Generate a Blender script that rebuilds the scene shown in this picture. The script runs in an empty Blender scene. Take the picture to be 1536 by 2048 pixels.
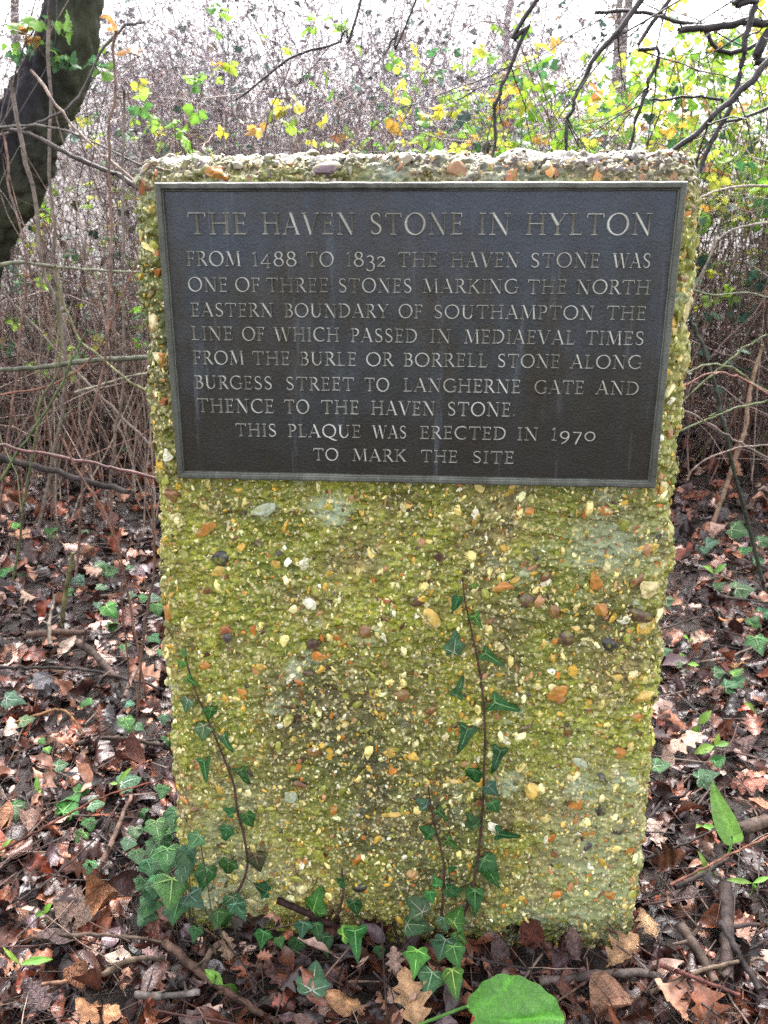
import bpy, math, random
import numpy as np
from mathutils import Matrix, Vector

scene = bpy.context.scene
COL = scene.collection
PI = math.pi
GLARE_VEIL_DENSITY = 0.0

# ------------------------------------------------------------------ camera
HC = 1.035
PITCH = math.radians(22)
FPX = 1716.0                       # focal length in pixels of the 1536 x 2048 photograph
cam_d = bpy.data.cameras.new('camera')
cam_d.sensor_fit = 'VERTICAL'
cam_d.sensor_height = 24.0
cam_d.lens = 24.0 * FPX / 2048.0
cam_d.clip_start = 0.02
cam_d.clip_end = 400
cam_d.dof.use_dof = True
cam_d.dof.focus_distance = 0.98
cam_d.dof.aperture_fstop = 8.5
cam = bpy.data.objects.new('camera', cam_d)
COL.objects.link(cam)
cam.location = (0, 0, HC)
cam.rotation_euler = (PI / 2 - PITCH, 0, 0)
scene.camera = cam

# ------------------------------------------------------------------ world, sun, exposure
SUN_EL, SUN_AZ = math.radians(52), math.radians(8)   # azimuth: compass angle from +Y, clockwise
world = bpy.data.worlds.new('World')
scene.world = world
world.use_nodes = True
nt = world.node_tree
nt.nodes.clear()
wo = nt.nodes.new('ShaderNodeOutputWorld')
bg = nt.nodes.new('ShaderNodeBackground')
sky = nt.nodes.new('ShaderNodeTexSky')
sky.sky_type = 'NISHITA'
sky.sun_disc = False
sky.sun_elevation = SUN_EL
sky.sun_rotation = SUN_AZ
sky.air_density = 1.0
sky.dust_density = 4.0
sky.ozone_density = 1.0
hs = nt.nodes.new('ShaderNodeHueSaturation')           # overcast: the blue is all but gone
hs.inputs['Saturation'].default_value = 0.16
hs.inputs['Value'].default_value = 1.0
bg.inputs['Strength'].default_value = 0.15
nt.links.new(sky.outputs[0], hs.inputs['Color'])
nt.links.new(hs.outputs[0], bg.inputs['Color'])
nt.links.new(bg.outputs[0], wo.inputs['Surface'])

sun_d = bpy.data.lights.new('sun', 'SUN')
sun_d.energy = 0.9
sun_d.angle = math.radians(35)
sun_d.color = (1.0, 0.97, 0.92)
sun = bpy.data.objects.new('sun', sun_d)
COL.objects.link(sun)
_sd = Vector((math.sin(SUN_AZ) * math.cos(SUN_EL), math.cos(SUN_AZ) * math.cos(SUN_EL), math.sin(SUN_EL)))
sun.rotation_euler = _sd.to_track_quat('Z', 'Y').to_euler()

scene.view_settings.view_transform = 'Standard'
scene.view_settings.look = 'None'
scene.view_settings.exposure = 2.6
scene.view_settings.gamma = 1.0
scene.cycles.use_denoising = False
scene.cycles.max_bounces = 6
scene.cycles.diffuse_bounces = 3
scene.cycles.glossy_bounces = 2
scene.cycles.transmission_bounces = 3
scene.cycles.transparent_max_bounces = 4

# ------------------------------------------------------------------ geometry of the view
_R = np.array([[1, 0, 0], [0, -math.sin(PITCH), math.cos(PITCH)], [0, -math.cos(PITCH), -math.sin(PITCH)]])
CAMP = np.array([0, 0, HC])


def ray(px, py):
    return _R @ np.array([(px - 768) / FPX, (py - 1024) / FPX, 1.0])


def gp(px, py, z=0.0):
    """point of the ground plane seen at that pixel"""
    d = ray(px, py)
    return CAMP + d * ((z - HC) / d[2])


def dp(px, py, Y):
    """point at distance Y along the view, seen at that pixel"""
    d = ray(px, py)
    return CAMP + d * (Y / d[1])


# stone frame: SX along the face, SY into the stone, SZ up the face
_r1 = np.array([.99763501, .02303414, -.06475975])
_r2 = np.array([-.00400111, .94812135, .31788345])
_n = np.cross(_r1, _r2)
_r2 = np.cross(_n, _r1)
SX, SY, SZ = _R @ _r1, _R @ _n, -(_R @ _r2)
PL0 = CAMP + _R @ np.array([-.24616241, -.35265441, .91829282])      # top left corner of the plaque front
S_BASE = PL0 + SX * .28 + SY * .018 - SZ * 1.03                      # foot of the front face, middle
SM = np.eye(4)
SM[:3, 0], SM[:3, 1], SM[:3, 2], SM[:3, 3] = SX, SY, SZ, S_BASE


def sp(px, py, off=0.0):
    """local stone coordinates (x, z) of the pixel on the plane y = off in front of the face"""
    d = ray(px, py)
    p0 = S_BASE + SY * off
    P = CAMP + d * (((p0 - CAMP) @ SY) / (d @ SY))
    return (P - S_BASE) @ SX, (P - S_BASE) @ SZ


def s2w(x, y, z):
    return S_BASE + SX * x + SY * y + SZ * z


# ------------------------------------------------------------------ noise in numpy
def _hash(i, j, k, seed):
    h = (i * 374761393 + j * 668265263 + k * 2147483647 + seed * 974711) & 0xffffffff
    h = ((h ^ (h >> 13)) * 1274126177) & 0xffffffff
    h = ((h ^ (h >> 16)) * 2246822519) & 0xffffffff
    return ((h ^ (h >> 15)) & 0xffffff) / float(0xffffff)


def vnoise(P, seed=0):
    P = np.asarray(P, float)
    I = np.floor(P).astype(np.int64)
    f = P - I
    f = f * f * (3 - 2 * f)
    out = 0
    for dx in (0, 1):
        for dy in (0, 1):
            for dz in (0, 1):
                w = (f[:, 0] if dx else 1 - f[:, 0]) * (f[:, 1] if dy else 1 - f[:, 1]) * (f[:, 2] if dz else 1 - f[:, 2])
                out = out + w * _hash(I[:, 0] + dx, I[:, 1] + dy, I[:, 2] + dz, seed)
    return out * 2 - 1


def fbm(P, oct=3, seed=0):
    P = np.asarray(P, float)
    s, a, t = 0, 1.0, 0.0
    for o in range(oct):
        s = s + a * vnoise(P * (2.03 ** o), seed + o * 17)
        t += a
        a *= .5
    return s / t


# ------------------------------------------------------------------ mesh helpers
def make_mesh(name, V, F, col=None, mats=(), smooth=True, fmat=None):
    """F: list of int arrays (n x 3 / n x 4)"""
    V = np.asarray(V, np.float32)
    F = [np.asarray(f, np.int32) for f in F if len(f)]
    me = bpy.data.meshes.new(name)
    me.vertices.add(len(V))
    me.vertices.foreach_set('co', V.ravel())
    nl = sum(f.size for f in F)
    npol = sum(len(f) for f in F)
    me.loops.add(nl)
    me.loops.foreach_set('vertex_index', np.concatenate([f.ravel() for f in F]))
    me.polygons.add(npol)
    sizes = np.concatenate([np.full(len(f), f.shape[1], np.int32) for f in F])
    starts = np.concatenate([[0], np.cumsum(sizes)[:-1]]).astype(np.int32)
    me.polygons.foreach_set('loop_start', starts)
    try:
        me.polygons.foreach_set('loop_total', sizes)
    except Exception:
        pass
    if fmat is not None:
        me.polygons.foreach_set('material_index', np.asarray(fmat, np.int32))
    sm = np.full(npol, smooth, bool) if np.isscalar(smooth) else np.asarray(smooth, bool)
    me.polygons.foreach_set('use_smooth', sm)
    if col is not None:
        a = me.attributes.new('Col', 'FLOAT_COLOR', 'POINT')
        c = np.ones((len(V), 4), np.float32)
        c[:, :3] = col
        a.data.foreach_set('color', c.ravel())
    for m in mats:
        me.materials.append(m)
    me.update(calc_edges=True)
    me.validate()
    return me


PM = {}                                     # world matrices of the Empties


def link(name, me, parent=None, M=None):
    o = bpy.data.objects.new(name, me)
    COL.objects.link(o)
    Mw = np.eye(4) if M is None else M
    if parent is not None:
        o.parent = parent
        o.matrix_basis = Matrix(np.linalg.inv(PM[parent.name]) @ Mw)
    else:
        o.matrix_basis = Matrix(Mw)
    PM[o.name] = Mw
    return o


def tag(o, label, cat, group=None, kind=None):
    o['label'] = label
    o['category'] = cat
    if group:
        o['group'] = group
    if kind:
        o['kind'] = kind
    return o


def thing(name, label, cat, loc=(0, 0, 0), group=None, M=None):
    o = bpy.data.objects.new(name, None)
    o.empty_display_size = .05
    COL.objects.link(o)
    if M is None:
        M = np.eye(4)
        M[:3, 3] = loc
    o.matrix_basis = Matrix(M)
    PM[o.name] = M
    return tag(o, label, cat, group)


class MB:
    """collects pieces with a colour into one mesh"""

    def __init__(s):
        s.V, s.T, s.Q, s.C, s.n = [], [], [], [], 0

    def add(s, V, T=(), Q=(), col=(1, 1, 1)):
        V = np.asarray(V, float)
        c = np.asarray(col, float)
        if c.ndim == 1:
            c = np.tile(c, (len(V), 1))
        s.V.append(V)
        s.C.append(c)
        if len(T):
            s.T.append(np.asarray(T) + s.n)
        if len(Q):
            s.Q.append(np.asarray(Q) + s.n)
        s.n += len(V)

    def tube(s, pts, rad, sides=5, col=(1, 1, 1), cap=True):
        pts = np.asarray(pts, float)
        n = len(pts)
        rad = np.broadcast_to(np.asarray(rad, float), (n,))
        t = np.gradient(pts, axis=0)
        t /= np.linalg.norm(t, axis=1)[:, None] + 1e-12
        up = np.array([0, 0, 1.0]) if abs(t[0, 2]) < .9 else np.array([1.0, 0, 0])
        a = np.cross(t, up)
        a /= np.linalg.norm(a, axis=1)[:, None] + 1e-12
        b = np.cross(t, a)
        ang = np.arange(sides) * 2 * PI / sides
        V = pts[:, None, :] + rad[:, None, None] * (a[:, None, :] * np.cos(ang)[None, :, None] + b[:, None, :] * np.sin(ang)[None, :, None])
        V = V.reshape(-1, 3)
        i = np.arange(n - 1)[:, None] * sides
        j = np.arange(sides)[None, :]
        k = (j + 1) % sides
        Q = np.stack([i + j, i + k, i + sides + k, i + sides + j], -1).reshape(-1, 4)
        T = []
        c = np.asarray(col, float)
        if c.ndim == 2:
            c = np.repeat(c, sides, 0)
        if cap:
            V = np.vstack([V, pts[0], pts[-1]])
            if c.ndim == 2:
                c = np.vstack([c, c[0], c[-1] * 1.3])
            m = n * sides
            T = [(m, q, (q + 1) % sides) for q in range(sides)] + [(m + 1, (n - 1) * sides + (q + 1) % sides, (n - 1) * sides + q) for q in range(sides)]
        s.add(V, T, Q, c)

    def mesh(s, name, mats, smooth=True):
        F = []
        if s.T:
            F.append(np.concatenate(s.T))
        if s.Q:
            F.append(np.concatenate(s.Q))
        return make_mesh(name, np.concatenate(s.V), F, np.concatenate(s.C), mats, smooth)


def batch(mb, tmpl, idx, pos, rot, scale, col, jitter=0.0, rng=None):
    """many copies of template leaves into mb. tmpl: list of (V, T, Q, C or None)"""
    idx = np.asarray(idx)
    for t in range(len(tmpl)):
        sel = np.nonzero(idx == t)[0]
        if not len(sel):
            continue
        V, T, Q, C = tmpl[t]
        m, n = len(sel), len(V)
        P = np.einsum('mij,mnj->mni', rot[sel], V[None] * scale[sel][:, None, None]) + pos[sel][:, None, :]
        off = (np.arange(m) * n)[:, None, None]
        cc = np.repeat(col[sel][:, None, :], n, 1)
        if C is not None:
            cc = cc * C[None]
        mb.V.append(P.reshape(-1, 3))
        mb.C.append(cc.reshape(-1, 3))
        if len(T):
            mb.T.append((np.asarray(T)[None] + off).reshape(-1, 3) + mb.n)
        if len(Q):
            mb.Q.append((np.asarray(Q)[None] + off).reshape(-1, 4) + mb.n)
        mb.n += m * n


def rot_zxy(yaw, tilt, roll):
    yaw, tilt, roll = (np.atleast_1d(np.asarray(a, float)) for a in (yaw, tilt, roll))
    n = len(yaw)
    o, z = np.ones(n), np.zeros(n)
    cy, sy, ct, st, cr, sr = np.cos(yaw), np.sin(yaw), np.cos(tilt), np.sin(tilt), np.cos(roll), np.sin(roll)
    Rz = np.stack([cy, -sy, z, sy, cy, z, z, z, o], -1).reshape(-1, 3, 3)
    Rx = np.stack([o, z, z, z, ct, -st, z, st, ct], -1).reshape(-1, 3, 3)
    Ry = np.stack([cr, z, sr, z, o, z, -sr, z, cr], -1).reshape(-1, 3, 3)
    return Rz @ Rx @ Ry


def spline(pts, n):
    """Catmull-Rom through pts"""
    P = np.asarray(pts, float)
    P = np.vstack([2 * P[0] - P[1], P, 2 * P[-1] - P[-2]])
    m = len(P) - 3
    u = np.linspace(0, m, n)
    i = np.minimum(u.astype(int), m - 1)
    t = (u - i)[:, None]
    a, b, c, d = P[i], P[i + 1], P[i + 2], P[i + 3]
    return .5 * (2 * b + (c - a) * t + (2 * a - 5 * b + 4 * c - d) * t * t + (3 * b - a - 3 * c + d) * t ** 3)


# ------------------------------------------------------------------ materials
def new_mat(name):
    m = bpy.data.materials.new(name)
    m.use_nodes = True
    n = m.node_tree.nodes
    return m, n, m.node_tree.links, n['Principled BSDF']


def nz(n, l, scale, detail=4, rough=.6, vec=None, stretch=None):
    t = n.new('ShaderNodeTexNoise')
    t.inputs['Scale'].default_value = scale
    t.inputs['Detail'].default_value = detail
    t.inputs['Roughness'].default_value = rough
    c = n.new('ShaderNodeTexCoord')
    src = c.outputs['Object']
    if stretch:
        mp = n.new('ShaderNodeMapping')
        mp.inputs['Scale'].default_value = stretch
        l.new(src, mp.inputs['Vector'])
        src = mp.outputs[0]
    l.new(src, t.inputs['Vector'])
    return t.outputs['Fac']


def ramp(n, l, fac, stops, interp='LINEAR'):
    r = n.new('ShaderNodeValToRGB')
    r.color_ramp.interpolation = interp
    el = r.color_ramp.elements
    while len(el) < len(stops):
        el.new(.5)
    for e, (p, c) in zip(el, stops):
        e.position = p
        e.color = (c, c, c, 1) if np.isscalar(c) else (*c, 1)
    l.new(fac, r.inputs['Fac'])
    return r.outputs['Color']


def mix(n, l, fac, a, b, mode='MIX'):
    m = n.new('ShaderNodeMix')
    m.data_type = 'RGBA'
    m.blend_type = mode
    for sock, v in ((m.inputs[0], fac), (m.inputs[6], a), (m.inputs[7], b)):
        if hasattr(v, 'is_linked'):
            l.new(v, sock)
        elif np.isscalar(v):
            sock.default_value = v
        else:
            sock.default_value = (*v, 1)
    return m.outputs[2]


def bump(n, l, bsdf, h, strength=.4, dist=.002):
    b = n.new('ShaderNodeBump')
    b.inputs['Strength'].default_value = strength
    b.inputs['Distance'].default_value = dist
    l.new(h, b.inputs['Height'])
    l.new(b.outputs[0], bsdf.inputs['Normal'])


def attr(n):
    a = n.new('ShaderNodeAttribute')
    a.attribute_name = 'Col'
    return a.outputs['Color']


def col_mat(name, rough=.5, spec=.5, nscale=60, namt=(.6, 1.35), bscale=150, bstr=.3, bdist=.001, trans=0.0, stretch=None):
    """colour from the thing's own attribute with procedural blotches"""
    m, n, l, b = new_mat(name)
    f = nz(n, l, nscale, 5, .65, stretch=stretch)
    v = ramp(n, l, f, [(.3, namt[0]), (.7, namt[1])])
    c = mix(n, l, 1.0, attr(n), v, 'MULTIPLY')
    l.new(c, b.inputs['Base Color'])
    b.inputs['Roughness'].default_value = rough
    b.inputs['Specular IOR Level'].default_value = spec
    if bstr:
        bump(n, l, b, nz(n, l, bscale, 4, .6, stretch=stretch), bstr, bdist)
    if trans:
        tr = n.new('ShaderNodeBsdfTranslucent')
        l.new(c, tr.inputs['Color'])
        ms = n.new('ShaderNodeMixShader')
        ms.inputs[0].default_value = trans
        l.new(b.outputs[0], ms.inputs[1])
        l.new(tr.outputs[0], ms.inputs[2])
        l.new(ms.outputs[0], n['Material Output'].inputs['Surface'])
    return m


M_DEAD = col_mat('dead_leaf_wet', .28, .55, 75, (.4, 1.55), 260, .8, .0014)
M_IVY = col_mat('ivy_leaf_glossy', .42, .3, 70, (.65, 1.35), 180, .3, .0008, trans=.08)
M_GREEN = col_mat('soft_green_leaf', .5, .35, 60, (.8, 1.2), 160, .25, .0008, trans=.4)
M_BRAM = col_mat('bramble_leaf_mat', .45, .4, 30, (.75, 1.25), 100, .2, .001, trans=.45)
M_TWIG = col_mat('twig_bark', .5, .4, 70, (.35, 1.7), 260, .9, .0015)
M_STICK = col_mat('damp_stick_bark', .68, .2, 55, (.3, 1.8), 200, 1.0, .002)
M_BARK = col_mat('tree_bark', .85, .12, 14, (.55, 1.5), 45, .8, .008, stretch=(1, 1, .4))
M_PEB = col_mat('flint', .30, .5, 140, (.7, 1.3), 350, .35, .0008)

_pn, _pl = M_PEB.node_tree.nodes, M_PEB.node_tree.links
_pb = _pn['Principled BSDF']
_src = _pb.inputs['Base Color'].links[0].from_socket
_mf = ramp(_pn, _pl, nz(_pn, _pl, 130, 5, .7), [(.50, 0.0), (.60, .75)])
_pl.new(mix(_pn, _pl, _mf, _src, (.20, .20, .035)), _pb.inputs['Base Color'])

def unit_leaf_mat(name, rough, spec, nscale, namt, veins, bstr, trans=0.0):
    m, n, l, b = new_mat(name)
    v = ramp(n, l, nz(n, l, nscale, 6, .7), [(.3, namt[0]), (.7, namt[1])])
    c = mix(n, l, 1.0, attr(n), v, 'MULTIPLY')
    v2 = ramp(n, l, nz(n, l, nscale * 5, 5, .7), [(.35, .8), (.65, 1.2)])
    c = mix(n, l, 1.0, c, v2, 'MULTIPLY')
    tc = n.new('ShaderNodeTexCoord')
    sx = n.new('ShaderNodeSeparateXYZ')
    l.new(tc.outputs['Object'], sx.inputs[0])
    ab = n.new('ShaderNodeMath'); ab.operation = 'ABSOLUTE'
    l.new(sx.outputs['X'], ab.inputs[0])
    m1 = n.new('ShaderNodeMath'); m1.operation = 'MULTIPLY_ADD'
    l.new(ab.outputs[0], m1.inputs[0]); m1.inputs[1].default_value = -.9; l.new(sx.outputs['Y'], m1.inputs[2])
    m2 = n.new('ShaderNodeMath'); m2.operation = 'MULTIPLY'
    l.new(m1.outputs[0], m2.inputs[0]); m2.inputs[1].default_value = 48
    m3 = n.new('ShaderNodeMath'); m3.operation = 'SINE'
    l.new(m2.outputs[0], m3.inputs[0])
    vr = ramp(n, l, m3.outputs[0], [(.80, 0.0), (.99, 1.0)])
    if veins:
        c = mix(n, l, vr, c, mix(n, l, 1.0, c, (1 + veins, 1 + veins, 1 + veins), 'MULTIPLY'))
    l.new(c, b.inputs['Base Color'])
    b.inputs['Roughness'].default_value = rough
    b.inputs['Specular IOR Level'].default_value = spec
    hgt = mix(n, l, .35, nz(n, l, nscale * 3, 5, .6), vr)
    bump(n, l, b, hgt, bstr, .02)
    if trans:
        tr = n.new('ShaderNodeBsdfTranslucent')
        l.new(c, tr.inputs['Color'])
        ms = n.new('ShaderNodeMixShader')
        ms.inputs[0].default_value = trans
        l.new(b.outputs[0], ms.inputs[1])
        l.new(tr.outputs[0], ms.inputs[2])
        l.new(ms.outputs[0], n['Material Output'].inputs['Surface'])
    return m


M_DEAD1 = unit_leaf_mat('fallen_leaf', .33, .5, 3.5, (.35, 1.7), .35, .7)
M_IVY1 = unit_leaf_mat('ivy_blade', .40, .28, 3.0, (.5, 1.5), 0.0, .35, .06)
M_GREEN1 = unit_leaf_mat('green_blade', .40, .4, 2.5, (.65, 1.3), .10, .25, .25)

# soil
M_SOIL, n, l, b = new_mat('dark_wet_soil')
c = ramp(n, l, nz(n, l, 22, 8, .7), [(.3, (.012, .008, .007)), (.55, (.03, .019, .015)), (.75, (.065, .04, .03))])
l.new(c, b.inputs['Base Color'])
b.inputs['Roughness'].default_value = .6
bump(n, l, b, nz(n, l, 90, 6, .7), .8, .01)

# mossy exposed-aggregate concrete
M_CONC, n, l, b = new_mat('mossy_concrete')
tc = n.new('ShaderNodeTexCoord')
sepz = n.new('ShaderNodeSeparateXYZ')
l.new(tc.outputs['Object'], sepz.inputs[0])
base = ramp(n, l, nz(n, l, 55, 8, .72), [(.30, (.03, .024, .010)), (.5, (.18, .14, .048)), (.70, (.60, .48, .17))])
moss = ramp(n, l, nz(n, l, 120, 6, .75, stretch=(1, 1, 1.7)), [(.32, (.022, .032, .004)), (.47, (.18, .205, .016)), (.60, (.38, .38, .036)), (.74, (.74, .64, .13))])
mossf = ramp(n, l, nz(n, l, 7, 9, .75), [(.40, 0.0), (.54, 1.0)])
c1 = mix(n, l, mossf, base, moss)
dark = ramp(n, l, nz(n, l, 5.0, 6, .6), [(.47, 0.0), (.66, .7)])
c1 = mix(n, l, dark, c1, (.045, .042, .015))
grn = ramp(n, l, nz(n, l, 3.7, 5, .6, stretch=(1, 1, 1.01)), [(.5, 0.0), (.68, .6)])
c1 = mix(n, l, grn, c1, (.085, .115, .018))
lich = ramp(n, l, nz(n, l, 9.5, 7, .66, stretch=(1.0, 1.0, 1.0)), [(.575, 0.0), (.64, .85)])
c1 = mix(n, l, lich, c1, (.33, .38, .24))


def blob(px_, pz_, rx_, rz_, amount):
    """a stain with a ragged edge at a place on the stone"""
    mp = n.new('ShaderNodeMapping')
    mp.vector_type = 'POINT'
    mp.inputs['Location'].default_value = (-px_ / rx_, 0, -pz_ / rz_)
    mp.inputs['Scale'].default_value = (1 / rx_, 0, 1 / rz_)
    l.new(tc.outputs['Object'], mp.inputs['Vector'])
    ln_ = n.new('ShaderNodeVectorMath')
    ln_.operation = 'LENGTH'
    l.new(mp.outputs[0], ln_.inputs[0])
    ad = n.new('ShaderNodeMath')
    ad.operation = 'MULTIPLY_ADD'
    l.new(nz(n, l, 16, 6, .7), ad.inputs[0])
    ad.inputs[1].default_value = 2.2
    l.new(ln_.outputs['Value'], ad.inputs[2])
    return ramp(n, l, scaled(ad.outputs[0]), [(.42, amount), (.82, 0.0)])


def scaled(sock):
    q = n.new('ShaderNodeMath')
    q.operation = 'MULTIPLY'
    l.new(sock, q.inputs[0])
    q.inputs[1].default_value = .36
    return q.outputs[0]


for bx_, bz_, rx_, rz_, am_, cl_ in ((-.31, .93, .05, .16, .85, (.055, .07, .012)), (.30, .80, .05, .2, .5, (.20, .20, .04)), (-.12, .40, .09, .05, .5, (.06, .055, .02)), (.05, .22, .06, .08, .6, (.05, .045, .018)), (-.06, .30, .13, .16, .95, (.040, .038, .014)), (.02, .12, .14, .10, .8, (.05, .05, .02)), (-.24, .10, .07, .18, .7, (.30, .31, .19)), (.26, .14, .09, .20, .75, (.27, .31, .18)),
                                     (.24, .62, .06, .05, .8, (.30, .35, .23)), (-.10, .66, .03, .02, .9, (.42, .50, .38)), (.10, 1.042, .06, .03, .9, (.40, .47, .36)), (-.03, 1.04, .03, .02, .9, (.40, .47, .36)), (.14, .03, .12, .05, .8, (.07, .10, .06))):
    c1 = mix(n, l, blob(bx_, bz_, rx_, rz_, am_), c1, cl_)
# the head of the stone carries bare grey mortar, not moss
topm = n.new('ShaderNodeMapRange')
topm.inputs['From Min'].default_value = 1.015
topm.inputs['From Max'].default_value = 1.05
l.new(sepz.outputs['Z'], topm.inputs['Value'])
grey = ramp(n, l, nz(n, l, 70, 8, .75), [(.3, (.022, .018, .016)), (.5, (.075, .062, .052)), (.7, (.20, .175, .14))])
topn = n.new('ShaderNodeMath')
topn.operation = 'MULTIPLY'
l.new(topm.outputs[0], topn.inputs[0])
l.new(ramp(n, l, nz(n, l, 12, 4, .6), [(.35, .45), (.6, 1.0)]), topn.inputs[1])
c1 = mix(n, l, topn.outputs[0], c1, grey)
# pale fleck of broken flint
vor = n.new('ShaderNodeTexVoronoi')
vor.inputs['Scale'].default_value = 300
l.new(tc.outputs['Object'], vor.inputs['Vector'])
fl = ramp(n, l, vor.outputs['Color'], [(.72, 0.0), (.80, .7)])
c1 = mix(n, l, fl, c1, (.58, .50, .27))
l.new(c1, b.inputs['Base Color'])
b.inputs['Roughness'].default_value = .5
b.inputs['Specular IOR Level'].default_value = .5
bump(n, l, b, nz(n, l, 420, 5, .75), .8, .0018)

# bronze plaque
def bronze(name, stops, streak, rough, bstr):
    m, n, l, b = new_mat(name)
    c = ramp(n, l, nz(n, l, 9, 9, .72, stretch=(1, 1, .55)), stops)
    s = ramp(n, l, nz(n, l, 30, 7, .75, stretch=(1, 1, .25)), [(.46, 0.0), (.78, .75)])
    c = mix(n, l, s, c, streak)
    sp_ = ramp(n, l, nz(n, l, 130, 6, .8), [(.63, 0.0), (.72, .5)])
    c = mix(n, l, sp_, c, tuple(min(1, v * 2.2) for v in streak))
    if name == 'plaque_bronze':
        # painted sheen, blue grey towards the head; brown grime with painted shade below, ragged
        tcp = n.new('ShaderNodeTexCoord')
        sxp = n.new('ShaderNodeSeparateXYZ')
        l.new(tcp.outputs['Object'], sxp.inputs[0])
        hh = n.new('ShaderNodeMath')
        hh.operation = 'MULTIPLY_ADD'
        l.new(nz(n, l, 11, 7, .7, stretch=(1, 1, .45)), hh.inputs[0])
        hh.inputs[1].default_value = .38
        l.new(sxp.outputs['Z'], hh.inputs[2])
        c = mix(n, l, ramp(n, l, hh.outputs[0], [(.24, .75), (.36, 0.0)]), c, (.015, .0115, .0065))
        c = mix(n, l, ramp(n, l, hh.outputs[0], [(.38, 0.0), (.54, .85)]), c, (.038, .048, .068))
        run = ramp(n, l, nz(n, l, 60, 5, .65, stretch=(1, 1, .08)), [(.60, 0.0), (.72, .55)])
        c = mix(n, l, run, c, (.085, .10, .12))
    l.new(c, b.inputs['Base Color'])
    b.inputs['Metallic'].default_value = .35
    b.inputs['Roughness'].default_value = rough
    bump(n, l, b, nz(n, l, 330, 6, .7), bstr, .0012)
    return m


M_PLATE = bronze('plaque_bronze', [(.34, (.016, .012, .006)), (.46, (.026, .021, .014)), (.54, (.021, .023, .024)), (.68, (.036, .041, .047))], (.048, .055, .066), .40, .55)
M_RIM = bronze('rim_bronze', [(.34, (.03, .029, .022)), (.5, (.07, .072, .06)), (.66, (.145, .15, .125))], (.16, .165, .145), .45, .6)
M_LET = bronze('letter_bronze', [(.34, (.16, .145, .11)), (.5, (.29, .285, .245)), (.66, (.45, .45, .41))], (.5, .51, .49), .42, .5)

# ------------------------------------------------------------------ ground
rng = np.random.RandomState(7)


def ground_z(x, y):
    P = np.stack([np.asarray(x, float), np.asarray(y, float), np.zeros_like(np.asarray(x, float))], -1)
    near = .035 * fbm(P * 1.3, 3, 5) + .012 * fbm(P * 6, 2, 9)
    far = np.clip((P[:, 1] - 3.0) / 12, 0, 1)
    return near * (1 - far * .5) - .005


def gz1(x, y):
    return float(ground_z(np.array([x]), np.array([y]))[0])


gx = np.sinh(np.linspace(-4.6, 4.6, 240)) * 1.6
gy = np.sinh(np.linspace(-1.6, 4.9, 260)) * 1.4 + 1.2
X, Y = np.meshgrid(gx, gy)
Z = ground_z(X.ravel(), Y.ravel())
V = np.stack([X.ravel(), Y.ravel(), Z], -1)
a = (np.arange(259)[:, None] * 240 + np.arange(239)[None, :]).ravel()
Q = np.stack([a, a + 1, a + 241, a + 240], -1)
g = link('ground', make_mesh('ground', V, [Q], None, [M_SOIL]))
g['kind'] = 'structure'

# ------------------------------------------------------------------ the stone
mon = thing('stone_monument', 'upright mossy concrete marker stone set with flint pebbles and bearing a dark bronze plaque', 'monument', M=SM)
HB = 1.070                                     # height of the block
DEPTH = .21


def half_w(z):                                 # left and right edges of the face
    u = np.clip(z / HB, 0, 1)
    return -.335 + .020 * u, .329 - .026 * u


def block_point(x, y, z, face):
    """rounds the box and breaks up its surface; x in 0..1 across, y depth, z height"""
    lo, hi = half_w(z)
    px = lo + (hi - lo) * x
    r = .031
    P = np.stack([px, y, z], -1)
    In = np.stack([np.clip(px, lo + r, hi - r), np.clip(y, r, DEPTH - r), np.minimum(z, HB - r * 1.35)], -1)
    D = P - In
    L = np.linalg.norm(D, axis=1)
    N = D / (L[:, None] + 1e-9)
    S = In + N * r
    dirs = S.copy()
    edge = np.clip(1 - np.minimum(np.minimum(px - lo, hi - px), HB - z) / .05, 0, 1)
    d = .0060 * fbm(dirs * 14, 3, 1) + (.0052 + .004 * edge) * fbm(dirs * np.array([45, 45, 62]), 3, 2)
    led = fbm(dirs * np.array([85, 85, 190]), 3, 3)
    d = d + .0036 * np.where(led > 0, led ** .7 if False else led, led * 2.6)
    d = d + .0026 * fbm(dirs * 300, 2, 4)
    d = d + edge * .006 * fbm(dirs * 24, 2, 8)
    return S + N * d[:, None], N


def face_grid(us, vs, fn, flip=False):
    U, W = np.meshgrid(us, vs)
    P, N = fn(U.ravel(), W.ravel())
    nu, nv = len(us), len(vs)
    a = (np.arange(nv - 1)[:, None] * nu + np.arange(nu - 1)[None, :]).ravel()
    Q = np.stack([a, a + 1, a + nu + 1, a + nu], -1)
    return P, (Q[:, ::-1] if flip else Q)


mb = MB()
ZB = -.09
us = np.linspace(0, 1, 400)
vs = np.linspace(ZB, HB, 700)
ys = np.linspace(0, DEPTH, 70)
one = np.ones_like
for P, Q in (
    face_grid(us, vs, lambda u, v: block_point(u, 0 * u, v, 'f')),
    face_grid(ys, np.linspace(ZB, HB, 420), lambda u, v: block_point(0 * u, u, v, 'l'), True),
    face_grid(ys, np.linspace(ZB, HB, 420), lambda u, v: block_point(one(u), u, v, 'r')),
    face_grid(us, ys, lambda u, v: block_point(u, v, HB * one(u), 't')),
    face_grid(np.linspace(0, 1, 120), np.linspace(ZB, HB, 200), lambda u, v: block_point(u, DEPTH * one(u), v, 'b'), True),
):
    mb.add(P, (), Q)


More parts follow.
